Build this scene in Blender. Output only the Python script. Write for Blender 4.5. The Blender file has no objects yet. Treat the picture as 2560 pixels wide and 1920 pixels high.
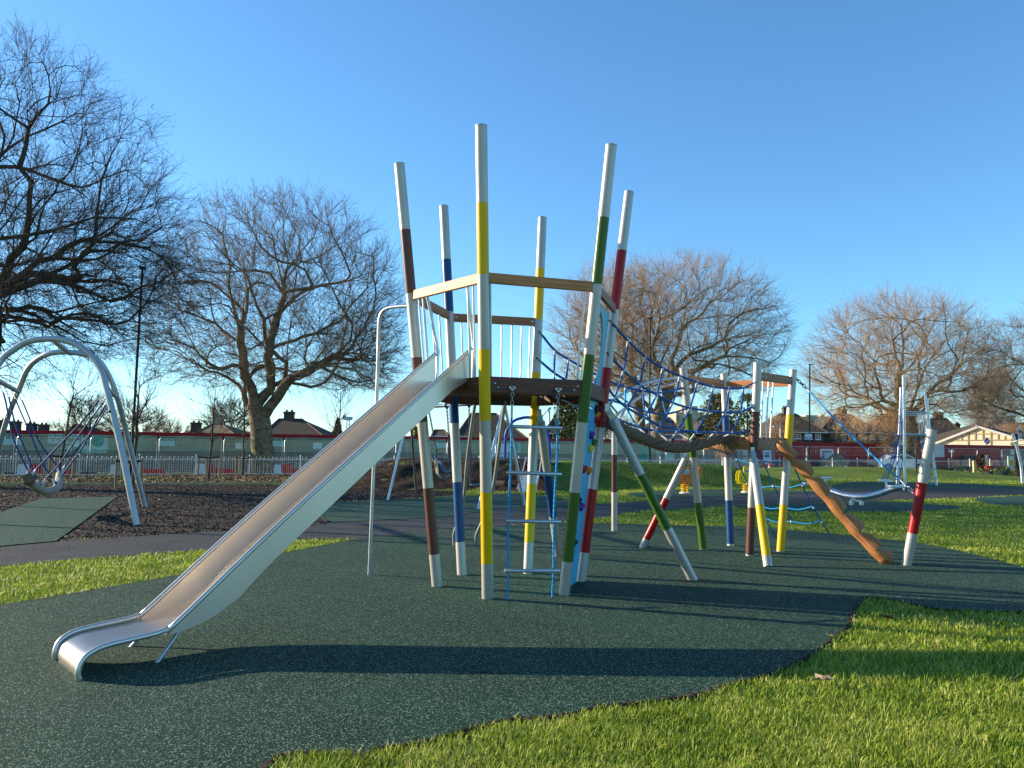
import bpy, bmesh, math, random
import numpy as np
from mathutils import Vector, Matrix, kdtree
from mathutils import noise as mnoise
random.seed(7); RNG = np.random.default_rng(7)
S = bpy.context.scene
C = S.collection
# ---------------------------------------------------------------- camera
PF = 2000.0; PITCH = math.atan(166/2000); ROLL = math.radians(.487); EYE = 1.5
RM = Matrix.Rotation(PITCH+math.pi/2, 3, 'X') @ Matrix.Rotation(ROLL, 3, 'Z')
cd = bpy.data.cameras.new('camera'); cam = bpy.data.objects.new('camera', cd); C.objects.link(cam)
cam.matrix_world = Matrix.Translation((0, 0, EYE)) @ RM.to_4x4()
cd.sensor_width = 36; cd.lens = 36*PF/2560; cd.clip_start = .05; cd.clip_end = 3000
S.camera = cam
# ---------------------------------------------------------------- light
SUN_DIR = Vector((-.95, .313, 0)).normalized(); SUN_EL = math.radians(16.5)
w = bpy.data.worlds.new("World"); S.world = w; w.use_nodes = True
nt = w.node_tree; bg = nt.nodes['Background']
sky = nt.nodes.new('ShaderNodeTexSky'); sky.sky_type = 'NISHITA'; sky.sun_disc = False
sky.sun_elevation = SUN_EL; sky.sun_rotation = math.atan2(SUN_DIR.x, SUN_DIR.y)
sky.altitude = 0; sky.air_density = 1.0; sky.dust_density = .2; sky.ozone_density = 6.5
wb = nt.nodes.new('ShaderNodeVectorMath'); wb.operation = 'MULTIPLY'; wb.inputs[1].default_value = (.93, 1.0, .90)
nt.links.new(sky.outputs[0], wb.inputs[0]); nt.links.new(wb.outputs[0], bg.inputs[0]); bg.inputs[1].default_value = .15
sd = bpy.data.lights.new('sun', 'SUN'); sun = bpy.data.objects.new('sun', sd); C.objects.link(sun)
sd.energy = 4.9; sd.angle = math.radians(.5); sd.color = (1, .85, .64)
sun.rotation_euler = (Vector((SUN_DIR.x*math.cos(SUN_EL), SUN_DIR.y*math.cos(SUN_EL), math.sin(SUN_EL)))).to_track_quat('Z', 'Y').to_euler()
S.view_settings.view_transform = 'Standard'; S.view_settings.look = 'None'
S.view_settings.exposure = 1.05; S.view_settings.gamma = 1
S.render.engine = 'CYCLES'
# ---------------------------------------------------------------- photo measures -> world
def ray(px, py): return RM @ Vector(((px-1280)/PF, (960-py)/PF, -1))
def W(px, py, d): v = ray(px, py); return Vector((0, 0, EYE)) + v*(d/v.y)
def G(px, py, z=0.): v = ray(px, py); return Vector((0, 0, EYE)) + v*((z-EYE)/v.z)
def proj(P):
    q = RM.transposed() @ (Vector(P)-Vector((0, 0, EYE))); return (1280+PF*q.x/-q.z, 960-PF*q.y/-q.z)
V = Vector
# ---------------------------------------------------------------- materials
MAT = {}
def mat(name, col, rough=.6, metal=0., spec=.25, var=0., scale=5., bump=0., bscale=40., coat=0., stretch=None, col2=None, detail=4):
    if name in MAT: return MAT[name]
    m = bpy.data.materials.new(name); m.use_nodes = True; n = m.node_tree; b = n.nodes['Principled BSDF']
    b.inputs['Base Color'].default_value = (*col, 1); b.inputs['Roughness'].default_value = rough
    b.inputs['Metallic'].default_value = metal; b.inputs['Specular IOR Level'].default_value = spec
    if coat: b.inputs['Coat Weight'].default_value = coat; b.inputs['Coat Roughness'].default_value = .15
    tc = n.nodes.new('ShaderNodeTexCoord'); src = tc.outputs['Object']
    if stretch:
        mp = n.nodes.new('ShaderNodeMapping'); mp.inputs['Scale'].default_value = stretch
        n.links.new(src, mp.inputs[0]); src = mp.outputs[0]
    if var:
        t = n.nodes.new('ShaderNodeTexNoise'); t.inputs['Scale'].default_value = scale; t.inputs['Detail'].default_value = detail
        n.links.new(src, t.inputs['Vector'])
        r = n.nodes.new('ShaderNodeValToRGB'); r.color_ramp.elements[0].position = .3; r.color_ramp.elements[1].position = .7
        c2 = col2 or tuple(min(1, c*(1+var)) for c in col); c1 = tuple(c*(1-var) for c in col) if col2 is None else col
        r.color_ramp.elements[0].color = (*c1, 1); r.color_ramp.elements[1].color = (*c2, 1)
        n.links.new(t.outputs[0], r.inputs[0]); n.links.new(r.outputs[0], b.inputs['Base Color'])
    if bump:
        t = n.nodes.new('ShaderNodeTexNoise'); t.inputs['Scale'].default_value = bscale; t.inputs['Detail'].default_value = 5
        n.links.new(src, t.inputs['Vector'])
        bp = n.nodes.new('ShaderNodeBump'); bp.inputs['Strength'].default_value = bump; bp.inputs['Distance'].default_value = .02
        n.links.new(t.outputs[0], bp.inputs['Height']); n.links.new(bp.outputs[0], b.inputs['Normal'])
    MAT[name] = m; return m
silver = mat('silver_coat', (.45, .42, .37), .40, .35, var=.06, scale=3, bump=.03, bscale=15)
galv = mat('galvanised_steel', (.50, .52, .54), .38, .8, var=.12, scale=9)
darksteel = mat('weathered_steel', (.42, .43, .42), .42, .5, var=.12, scale=6)
steel = mat('brushed_stainless', (.66, .60, .51), .36, .75, var=.05, scale=2.5, bump=.02, bscale=60, stretch=(1, 1, .2))
chainm = mat('chain_steel', (.45, .45, .45), .35, .9)
darkchain = mat('dark_chain', (.10, .10, .11), .45, .7)
P_yel = mat('yellow_paint', (.74, .43, .004), .36, var=.04, scale=2, bump=.02, bscale=30)
P_brn = mat('brown_paint', (.115, .048, .034), .36, var=.05, scale=2, bump=.02, bscale=30)
P_grn = mat('green_paint', (.060, .125, .018), .34, var=.05, scale=2, bump=.02, bscale=30)
P_blu = mat('blue_paint', (.012, .058, .175), .34, var=.05, scale=2, bump=.02, bscale=30)
P_red = mat('red_paint', (.36, .009, .012), .34, var=.05, scale=2, bump=.02, bscale=30)
def wood(name, c1, c2, rough=.55):
    m = bpy.data.materials.new(name); m.use_nodes = True; n = m.node_tree; b = n.nodes['Principled BSDF']
    b.inputs['Roughness'].default_value = rough
    tc = n.nodes.new('ShaderNodeTexCoord'); mp = n.nodes.new('ShaderNodeMapping'); mp.inputs['Scale'].default_value = (1.2, 22, 22)
    t = n.nodes.new('ShaderNodeTexNoise'); t.inputs['Scale'].default_value = 2.2; t.inputs['Detail'].default_value = 6; t.inputs['Distortion'].default_value = .6
    r = n.nodes.new('ShaderNodeValToRGB'); r.color_ramp.elements[0].position = .34; r.color_ramp.elements[1].position = .62
    r.color_ramp.elements[0].color = (*c1, 1); r.color_ramp.elements[1].color = (*c2, 1)
    bp = n.nodes.new('ShaderNodeBump'); bp.inputs['Strength'].default_value = .15; bp.inputs['Distance'].default_value = .01
    L = n.links.new; L(tc.outputs['Object'], mp.inputs[0]); L(mp.outputs[0], t.inputs['Vector']); L(t.outputs[0], r.inputs[0])
    L(r.outputs[0], b.inputs['Base Color']); L(t.outputs[0], bp.inputs['Height']); L(bp.outputs[0], b.inputs['Normal'])
    MAT[name] = m; return m
W_lite = wood('pine_beam', (.36, .12, .025), (.56, .22, .055))
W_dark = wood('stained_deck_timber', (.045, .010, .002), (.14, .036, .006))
W_mid = wood('brown_oiled_beam', (.22, .072, .018), (.38, .145, .045))
W_log = wood('peeled_log', (.22, .075, .02), (.48, .20, .06), .6)
W_stake = wood('stake_timber', (.16, .11, .05), (.34, .25, .12), .8)
rope_blue = mat('blue_rope', (.010, .10, .33), .55, var=.35, scale=90, bump=.4, bscale=120)
rope_cyan = mat('light_blue_rope', (.015, .30, .62), .55, var=.2, scale=60, bump=.4, bscale=120)
rope_brown = mat('brown_braided_rope', (.17, .115, .07), .9, var=.25, scale=30, bump=.4, bscale=60)
straw = mat('frayed_rope_ends', (.30, .19, .10), .9, var=.3, scale=20)
plastic_clip = mat('pale_net_clamp', (.55, .58, .60), .4)
white_p = mat('white_paint', (.72, .71, .68), .5, var=.06, scale=4)
black_p = mat('black_plastic', (.015, .015, .017), .4)
grey_plastic = mat('grey_plastic', (.10, .13, .16), .5)
cyan_panel = mat('light_blue_panel', (.13, .50, .64), .38, var=.08, scale=3, bump=.03, bscale=20)
cyan_panel2 = mat('mid_blue_panel', (.03, .40, .66), .4, var=.10, scale=3, bump=.03, bscale=20)
def hold_m(n, c): return mat('hold_'+n, c, .45, bump=.2, bscale=30)
brick_dk = mat('brown_brick', (.085, .062, .05), .9, var=.25, scale=6)
brick_lt = mat('yellow_brick', (.34, .25, .17), .9, var=.3, scale=8)
tile_b = mat('brown_roof_tiles', (.062, .050, .032), .9, var=.35, scale=2.5, bump=.4, bscale=12)
tile_r = mat('russet_roof_tiles', (.12, .06, .038), .9, var=.3, scale=3, bump=.4, bscale=12)
glass = mat('window_glass', (.05, .06, .08), .12, spec=.8)
frame_w = mat('white_window_frame', (.75, .75, .74), .5)
hoard_red = mat('red_hoarding', (.33, .006, .012), .55, var=.08, scale=1)
hoard_ply = mat('grey_brown_plywood', (.27, .22, .175), .8, var=.12, scale=1.2)
paper = mat('white_sheet', (.72, .75, .80), .6)
paper_c = mat('pale_blue_sign', (.42, .62, .66), .5)
bark_l = mat('plane_bark', (.17, .14, .085), .95, var=.6, scale=4, bump=.7, bscale=14)
bark_d = mat('dark_bark', (.075, .062, .045), .95, var=.4, scale=6, bump=.6, bscale=16)
twig_d = mat('dark_twig', (.07, .048, .034), .9, var=.3, scale=2)
twig_m = mat('brown_twig', (.21, .14, .09), .9, var=.3, scale=2)
twig_o = mat('russet_twig', (.44, .29, .17), .9, var=.3, scale=2)
leafm = mat('evergreen_leaf', (.05, .075, .022), .6, var=.4, scale=3)
# ---------------------------------------------------------------- mesh builder
def frame_of(d):
    d = V(d).normalized(); up = V((0, 0, 1)) if abs(d.z) < .93 else V((1, 0, 0))
    a = d.cross(up).normalized(); b = a.cross(d).normalized(); return d, a, b
class MB:
    def __init__(s): s.v = []; s.f = []; s.m = []; s.sm = []
    def add(s, vs, fs, mi=0, smooth=False):
        o = len(s.v); s.v.extend([tuple(p) for p in vs]); s.f.extend([tuple(i+o for i in f) for f in fs])
        s.m.extend([mi]*len(fs)); s.sm.extend([smooth]*len(fs)); return s
    def box(s, c, size, rot=None, mi=0, bev=0.):
        c = V(c); hx, hy, hz = [q/2 for q in size]; R = rot or Matrix.Identity(3)
        if bev:
            b = min(bev, hx*.9, hy*.9, hz*.9); pts = []; fs = []
            bm = bmesh.new(); bmesh.ops.create_cube(bm, size=1)
            for v_ in bm.verts: v_.co = V((v_.co.x*size[0], v_.co.y*size[1], v_.co.z*size[2]))
            bmesh.ops.bevel(bm, geom=bm.edges[:], offset=b, segments=2, affect='EDGES', profile=.5)
            bm.verts.index_update()
            s.add([c+R@v_.co for v_ in bm.verts], [[v_.index for v_ in f_.verts] for f_ in bm.faces], mi); bm.free(); return s
        vs = [c+R@V((x, y, z)) for x in (-hx, hx) for y in (-hy, hy) for z in (-hz, hz)]
        return s.add(vs, [(0, 1, 3, 2), (4, 6, 7, 5), (0, 4, 5, 1), (2, 3, 7, 6), (0, 2, 6, 4), (1, 5, 7, 3)], mi)
    def tube(s, pts, r, n=8, caps=True, mi=0, smooth=True):
        pts = [V(p) for p in pts]; k = len(pts)
        rr = r if hasattr(r, '__len__') else [r]*k
        d0 = (pts[1]-pts[0]).normalized(); _, a, b = frame_of(d0); vs = []
        for i, p in enumerate(pts):
            d = (pts[min(i+1, k-1)]-pts[max(i-1, 0)]).normalized()
            a = (a-d*a.dot(d)).normalized(); b = d.cross(a)
            for j in range(n):
                t = 2*math.pi*j/n; vs.append(p+(a*math.cos(t)+b*math.sin(t))*rr[i])
        fs = [(i*n+j, i*n+(j+1) % n, (i+1)*n+(j+1) % n, (i+1)*n+j) for i in range(k-1) for j in range(n)]
        s.add(vs, fs, mi, smooth)
        if caps: s.add([vs[j] for j in range(n)][::-1], [tuple(range(n))], mi); s.add(vs[-n:], [tuple(range(n))], mi)
        return s
    def lathe(s, c, prof, n=16, mi=0, axis=None, smooth=True):
        c = V(c); d, a, b = frame_of(axis or (0, 0, 1)); vs = []
        for r, z in prof:
            for j in range(n):
                t = 2*math.pi*j/n; vs.append(c+d*z+(a*math.cos(t)+b*math.sin(t))*r)
        fs = [(i*n+j, i*n+(j+1) % n, (i+1)*n+(j+1) % n, (i+1)*n+j) for i in range(len(prof)-1) for j in range(n)]
        return s.add(vs, fs, mi, smooth)
    def ball(s, c, r, mi=0, seg=8, rings=5, sq=(1, 1, 1), rot=None):
        c = V(c); vs = []; R = rot or Matrix.Identity(3)
        for i in range(rings+1):
            ph = math.pi*i/rings
            for j in range(seg):
                t = 2*math.pi*j/seg; vs.append(c+R@V((r*sq[0]*math.sin(ph)*math.cos(t), r*sq[1]*math.sin(ph)*math.sin(t), r*sq[2]*math.cos(ph))))
        return s.add(vs, [(i*seg+j, (i+1)*seg+j, (i+1)*seg+(j+1) % seg, i*seg+(j+1) % seg) for i in range(rings) for j in range(seg)], mi, True)
    def ring(s, c, R_, r, nrm=(0, 1, 0), n=10, k=6, mi=0, sx=1., along=None):
        c = V(c); d, a, b = frame_of(nrm)
        if along is not None: a = (V(along)-d*V(along).dot(d)).normalized(); b = d.cross(a)
        vs = []
        for i in range(n):
            t = 2*math.pi*i/n; e = a*math.cos(t)*sx+b*math.sin(t); p = c+e*R_
            for j in range(k):
                u = 2*math.pi*j/k; vs.append(p+(e.normalized()*math.cos(u)+d*math.sin(u))*r)
        return s.add(vs, [(i*k+j, i*k+(j+1) % k, ((i+1) % n)*k+(j+1) % k, ((i+1) % n)*k+j) for i in range(n) for j in range(k)], mi, True)
    def chain(s, p0, p1, link=.035, wire=.005, mi=0):
        p0 = V(p0); p1 = V(p1); L = (p1-p0).length; n = max(1, int(L/(link*.75))); d, a, b = frame_of(p1-p0)
        for i in range(n):
            s.ring(p0+(p1-p0)*((i+.5)/n), link*.32, wire, a if i % 2 else b, 8, 4, mi, 1.6, d)
        return s
    def prism(s, poly, z0, z1, mi=0, M=None):
        n = len(poly); M = M or Matrix.Identity(4)
        vs = [M@V((p[0], p[1], z0)) for p in poly]+[M@V((p[0], p[1], z1)) for p in poly]
        return s.add(vs, [tuple(range(n))[::-1], tuple(range(n, 2*n))]+[(i, (i+1) % n, n+(i+1) % n, n+i) for i in range(n)], mi)
    def quad(s, a, b, c, d, mi=0): return s.add([a, b, c, d], [(0, 1, 2, 3)], mi)
ORG = {}
def build(name, mb, mats, parent=None, origin=None):
    me = bpy.data.meshes.new(name)
    o0 = ORG[parent.name] if parent is not None else (V(origin) if origin is not None else V((0, 0, 0)))
    vs = np.array(mb.v, dtype=float)-np.array(o0)
    me.from_pydata(vs.tolist(), [], mb.f)
    if not isinstance(mats, (list, tuple)): mats = [mats]
    for m in mats: me.materials.append(m)
    me.polygons.foreach_set('material_index', mb.m); me.polygons.foreach_set('use_smooth', mb.sm)
    me.validate(); me.update()
    o = bpy.data.objects.new(name, me); C.objects.link(o)
    if parent is not None: o.parent = parent
    else: o.location = o0
    ORG[o.name] = V(o0); return o
def tag(o, label=None, cat=None, group=None, kind=None):
    if label: o['label'] = label
    if cat: o['category'] = cat
    if group: o['group'] = group
    if kind: o['kind'] = kind
    return o
def thing(name, loc, label, cat, group=None):
    o = bpy.data.objects.new(name, None); C.objects.link(o); o.location = V(loc); o.empty_display_size = .1
    ORG[o.name] = V(loc); return tag(o, label, cat, group)
def beam(name, p0, p1, w_, h_, m, parent, bev=.006, off=V((0, 0, 0)), up=V((0, 0, 1))):
    """timber whose own x axis runs along it, so that the grain follows"""
    p0 = V(p0)+off; p1 = V(p1)+off; x = (p1-p0).normalized(); y = up.cross(x).normalized(); z = x.cross(y)
    mb = MB().box((0, 0, 0), ((p1-p0).length, w_, h_), bev=bev)
    o = build(name, mb, m); del ORG[o.name]
    R = Matrix((x, y, z)).transposed().to_4x4()
    o.parent = parent; o.matrix_local = Matrix.Translation((p0+p1)/2-ORG[parent.name]) @ R
    return o
def lerp(a, b, t): return V(a)+(V(b)-V(a))*t
def smooth_path(pts, k=6):
    pts = [V(p) for p in pts]; out = []
    for i in range(len(pts)-1):
        p0 = pts[max(i-1, 0)]; p1 = pts[i]; p2 = pts[i+1]; p3 = pts[min(i+2, len(pts)-1)]
        for j in range(k):
            t = j/k; out.append(.5*((2*p1)+(p2-p0)*t+(2*p0-5*p1+4*p2-p3)*t*t+(3*p1-p0-3*p2+p3)*t**3))
    return out+[pts[-1]]
def text_mesh(name, body, size, loc, xdir, m, parent, zdir=V((0, 0, 1)), ext=.002, bold=.0, align='LEFT', space=1.):
    cu = bpy.data.curves.new(name, 'FONT'); cu.body = body; cu.size = size; cu.extrude = ext; cu.offset = bold; cu.align_x = align; cu.space_line = space
    cu.resolution_u = 2
    t = bpy.data.objects.new(name+'_curve', cu); C.objects.link(t)
    dg = bpy.context.evaluated_depsgraph_get(); me = bpy.data.meshes.new_from_object(t.evaluated_get(dg))
    bpy.data.objects.remove(t); bpy.data.curves.remove(cu)
    me.name = name; me.materials.clear(); me.materials.append(m)
    o = bpy.data.objects.new(name, me); C.objects.link(o); o.parent = parent
    x = V(xdir).normalized(); y = V(zdir); z = x.cross(y)
    o.matrix_local = Matrix.Translation(V(loc)-ORG[parent.name]) @ Matrix((x, y, z)).transposed().to_4x4()
    return o
# ================================================================ GROUND
def sst(a, b, x): t = np.clip((x-a)/(b-a), 0, 1); return t*t*(3-2*t)
def hgt(x, y):
    x = np.asarray(x, float); y = np.asarray(y, float)
    a = 1.02*sst(-7.6, -4.6, x)*(1-sst(9.5, 14., x))
    f0 = np.where(x < 1.5, 29.4, np.where(x > 3.5, 34., 29.4+(x-1.5)/2*4.6))
    a = a*sst(f0, f0+3.4, y)*(1-sst(39, 46, y))
    b = .62*np.exp(-(((x-22)/9)**2+((y-52)/5.5)**2)**1.6)
    c = .10*sst(60, 90, y)
    return a*(1-.13*sst(3, 9, x)) + b + .0*c
def hz(x, y): return float(hgt(x, y))
def ground_mat():
    m = bpy.data.materials.new('lawn'); m.use_nodes = True; n = m.node_tree; L = n.links.new; b = n.nodes['Principled BSDF']
    b.inputs['Roughness'].default_value = .9; b.inputs['Specular IOR Level'].default_value = .2
    tc = n.nodes.new('ShaderNodeTexCoord')
    t1 = n.nodes.new('ShaderNodeTexNoise'); t1.inputs['Scale'].default_value = .7; t1.inputs['Detail'].default_value = 6
    t2 = n.nodes.new('ShaderNodeTexNoise'); t2.inputs['Scale'].default_value = 45; t2.inputs['Detail'].default_value = 4
    mx = n.nodes.new('ShaderNodeMix'); mx.data_type = 'FLOAT'; mx.inputs[0].default_value = .55
    L(tc.outputs['Object'], t1.inputs['Vector']); L(tc.outputs['Object'], t2.inputs['Vector'])
    L(t1.outputs[0], mx.inputs[2]); L(t2.outputs[0], mx.inputs[3])
    r = n.nodes.new('ShaderNodeValToRGB'); e = r.color_ramp.elements
    e[0].position = .32; e[0].color = (.045, .075, .012, 1); e[1].position = .68; e[1].color = (.20, .27, .035, 1)
    k = e.new(.5); k.color = (.105, .16, .02, 1)
    L(mx.outputs[0], r.inputs[0]); L(r.outputs[0], b.inputs['Base Color'])
    bp = n.nodes.new('ShaderNodeBump'); bp.inputs['Strength'].default_value = 1.; bp.inputs['Distance'].default_value = .06
    L(t2.outputs[0], bp.inputs['Height']); L(bp.outputs[0], b.inputs['Normal']); return m
lawn = ground_mat()
def speckle_mat(name, base, base2, fleck, fs=240, dens=.27, rough=.75, bump=.5, big=.8):
    m = bpy.data.materials.new(name); m.use_nodes = True; n = m.node_tree; L = n.links.new; b = n.nodes['Principled BSDF']
    b.inputs['Roughness'].default_value = rough; b.inputs['Specular IOR Level'].default_value = .12
    tc = n.nodes.new('ShaderNodeTexCoord'); o = tc.outputs['Object']
    t1 = n.nodes.new('ShaderNodeTexNoise'); t1.inputs['Scale'].default_value = big; t1.inputs['Detail'].default_value = 7; t1.inputs['Roughness'].default_value = .62
    vo = n.nodes.new('ShaderNodeTexVoronoi'); vo.inputs['Scale'].default_value = fs
    t2 = n.nodes.new('ShaderNodeTexNoise'); t2.inputs['Scale'].default_value = fs*.45; t2.inputs['Detail'].default_value = 3
    for t in (t1, vo, t2): L(o, t.inputs['Vector'])
    r = n.nodes.new('ShaderNodeValToRGB'); r.color_ramp.elements[0].position = .3; r.color_ramp.elements[1].position = .72
    r.color_ramp.elements[0].color = (*base, 1); r.color_ramp.elements[1].color = (*base2, 1); L(t1.outputs[0], r.inputs[0])
    sp = n.nodes.new('ShaderNodeSeparateColor'); L(vo.outputs['Color'], sp.inputs[0])
    g = n.nodes.new('ShaderNodeMapRange'); g.inputs[1].default_value = 1-dens; g.inputs[2].default_value = 1-dens*.35; L(sp.outputs[0], g.inputs[0])
    mx = n.nodes.new('ShaderNodeMix'); mx.data_type = 'RGBA'; L(g.outputs[0], mx.inputs[0]); L(r.outputs[0], mx.inputs[6]); mx.inputs[7].default_value = (*fleck, 1)
    L(mx.outputs[2], b.inputs['Base Color'])
    bp = n.nodes.new('ShaderNodeBump'); bp.inputs['Strength'].default_value = bump; bp.inputs['Distance'].default_value = .008
    ad = n.nodes.new('ShaderNodeMath'); ad.operation = 'ADD'; L(t2.outputs[0], ad.inputs[0]); L(sp.outputs[1], ad.inputs[1])
    L(ad.outputs[0], bp.inputs['Height']); L(bp.outputs[0], b.inputs['Normal']); MAT[name] = m; return m
rubber = speckle_mat('green_rubber_crumb', (.004, .024, .014), (.010, .048, .027), (.24, .32, .24), 165, .17, .8, .7)
rubber_l = speckle_mat('pale_green_rubber', (.010, .042, .024), (.019, .060, .034), (.16, .24, .19), 90, .2)
asph = speckle_mat('asphalt', (.028, .027, .025), (.056, .053, .049), (.16, .16, .16), 110, .2, .7, .5, 1.4)
soilm = speckle_mat('bare_soil', (.010, .006, .004), (.036, .022, .014), (.10, .07, .05), 26, .22, .85, 1., 2.5)
litterm = speckle_mat('leaf_litter', (.05, .032, .018), (.16, .085, .03), (.30, .22, .08), 22, .3, .85, 1., 3)
tarmac = mat('road_tarmac', (.06, .06, .063), .85, var=.15, scale=.5)

def grid_obj(name, xs, ys, f, m):
    X, Y = np.meshgrid(xs, ys); Z = f(X, Y); nx, ny = len(xs), len(ys)
    me = bpy.data.meshes.new(name); vs = np.stack([X, Y, Z], -1).reshape(-1, 3)
    i = np.arange(nx-1)[None, :]+np.arange(ny-1)[:, None]*nx
    fs = np.stack([i, i+1, i+nx+1, i+nx], -1).reshape(-1, 4)
    me.from_pydata(vs.tolist(), [], fs.tolist()); me.materials.append(m)
    me.polygons.foreach_set('use_smooth', [True]*len(me.polygons)); me.update()
    o = bpy.data.objects.new(name, me); C.objects.link(o); return o
xs = np.concatenate([[-900, -400, -200, -100, -60], np.arange(-45, 60.1, .75), [75, 100, 200, 400, 900]])
ys = np.concatenate([[-60, -20, 0, 10, 20], np.arange(26, 62, .5), [66, 70, 80, 100, 150, 300, 600, 1500]])
tag(grid_obj('ground', xs, ys, hgt, lawn), kind='structure')
def pin(x, y, poly):
    x = np.asarray(x, float); y = np.asarray(y, float); r = np.zeros(x.shape, bool); n = len(poly)
    for i in range(n):
        x0, y0 = poly[i]; x1, y1 = poly[(i+1) % n]
        if y0 == y1: continue
        c = ((y0 > y) != (y1 > y)) & (x < (x1-x0)*(y-y0)/(y1-y0)+x0); r ^= c
    return r
def gpoly(pts, sm=3):
    P = [G(*p) for p in pts]; P = [(p.x, p.y) for p in P]
    out = []; n = len(P)
    for i in range(n):
        p0, p1, p2, p3 = [V(P[(i+k) % n]) for k in (-1, 0, 1, 2)]
        if (p2-p1).length > 9 or sm == 1: out.append(tuple(p1)); continue
        for j in range(sm):
            t = j/sm; q = .5*((2*p1)+(p2-p0)*t+(2*p0-5*p1+4*p2-p3)*t*t+(3*p1-p0-3*p2+p3)*t**3)
            lin = p1.lerp(p2, t); q = lin.lerp(q, .6); out.append((q.x, q.y))
    return out
SHEETS = {}
def sheet(name, pts, z, m, sm=3):
    poly = gpoly(pts, sm); SHEETS.setdefault(name, []).append(poly)
    bm = bmesh.new(); vs = [bm.verts.new((p[0], p[1], z)) for p in poly]
    f = bm.faces.new(vs); 
    if f.normal.z < 0 or (f.normal_update() or f.normal.z < 0): f.normal_flip()
    bmesh.ops.triangulate(bm, faces=[f])
    me = bpy.data.meshes.new(name); bm.to_mesh(me); bm.free(); me.materials.append(m)
    o = bpy.data.objects.new(name, me); C.objects.link(o); return tag(o, kind='structure')
SOIL = [(-300, 1216), (0, 1213), (640, 1212), (900, 1211), (985, 1222), (1150, 1228), (1150, 1238), (970, 1250), (833, 1258), (800, 1285), (833, 1307), (778, 1316), (578, 1328), (155, 1353), (-300, 1395)]
PATH = [(-700, 1440), (155, 1354), (578, 1328), (778, 1316), (833, 1307), (1140, 1290), (1230, 1273), (1415, 1266), (1600, 1254), (1653, 1248), (1976, 1233), (2079, 1226), (2560, 1222), (2900, 1222), (2900, 1236), (2560, 1238), (2443, 1244), (2240, 1250), (2179, 1254), (2000, 1260), (1826, 1264), (1730, 1273), (1600, 1279), (1487, 1298), (1400, 1306), (1307, 1312), (1134, 1325), (898, 1347), (717, 1352), (498, 1377), (0, 1416), (-700, 1500)]
MAIN = [(-500, 1590), (0, 1515), (120, 1496), (458, 1437), (702, 1386), (894, 1348), (960, 1341), (1134, 1326), (1307, 1313), (1400, 1308), (1500, 1309), (1600, 1312), (1745, 1316), (1860, 1316), (1976, 1326), (2121, 1340), (2207, 1350), (2273, 1356), (2367, 1372), (2461, 1394), (2560, 1420), (2760, 1470), (2760, 1525), (2560, 1533), (2372, 1529), (2250, 1508), (2180, 1497), (2160, 1500), (2141, 1528), (2122, 1570), (2085, 1602), (2037, 1638), (1985, 1668), (1909, 1696), (1820, 1720), (1736, 1745), (1620, 1762), (1500, 1776), (1440, 1791), (1350, 1802), (1280, 1806), (1200, 1823), (1060, 1864), (950, 1880), (905, 1897), (860, 1893), (740, 1893), (690, 1905), (660, 1940), (500, 2080), (-600, 2080)]
tag(sheet('soil_bed', SOIL, .004, soilm), kind='structure')
sheet('path', PATH, .008, asph)
sheet('rubber_surface', MAIN, .012, rubber)
sheet('rubber_patch', [(833, 1307), (800, 1287), (833, 1258), (970, 1251), (1133, 1242), (1284, 1234), (1350, 1240), (1403, 1247), (1430, 1262), (1415, 1266), (1230, 1274), (1140, 1291)], .016, rubber_l)
sheet('rubber_patch', [(1643, 1247), (1560, 1236), (1640, 1228), (1727, 1224), (1860, 1224), (1976, 1227), (2050, 1231), (1976, 1234), (1760, 1244)], .016, rubber_l)
sheet('rubber_patch', [(2060, 1228), (2085, 1214), (2135, 1205), (2260, 1205), (2400, 1209), (2560, 1218), (2700, 1224), (2560, 1223), (2300, 1224)], .016, rubber_l)
sheet('rubber_patch', [(1826, 1265), (2000, 1261), (2179, 1255), (2280, 1258), (2380, 1266), (2396, 1273), (2280, 1280), (2100, 1280), (1970, 1280), (1890, 1275)], .016, rubber_l)
sheet('rubber_patch', [(2443, 1245), (2700, 1237), (2900, 1240), (2900, 1275), (2560, 1266), (2470, 1260)], .016, rubber_l)
sheet('rubber_pad', [(-400, 1330), (0, 1284), (101, 1248), (293, 1243), (141, 1355), (0, 1368), (-400, 1405)], .020, rubber_l, 1)
# soil heaped up as a bank behind the swings
def soil_h(X, Y):
    Z = hgt(X, Y); N = np.array([[mnoise.fractal(V((x*1.1, y*1.1, 0)), 1., 2., 5) for x, y in zip(a, b)] for a, b in zip(X, Y)])
    edge = sst(-8.2, -7.2, X)*(1-sst(1.2, 2.2, X))*sst(28.6, 29.6, Y)
    return Z + np.where(edge > 0, .05*edge+N*.10*edge, 0) - (1-edge)*.15
tag(grid_obj('soil_bank', np.arange(-8.6, 2.8, .14), np.arange(28.4, 40, .14), soil_h, soilm), kind='structure')
def road_h(X, Y): return X*0+.006
sheetroad = grid_obj('road', [-300, 300], [88, 96], road_h, tarmac); tag(sheetroad, kind='structure')
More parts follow.
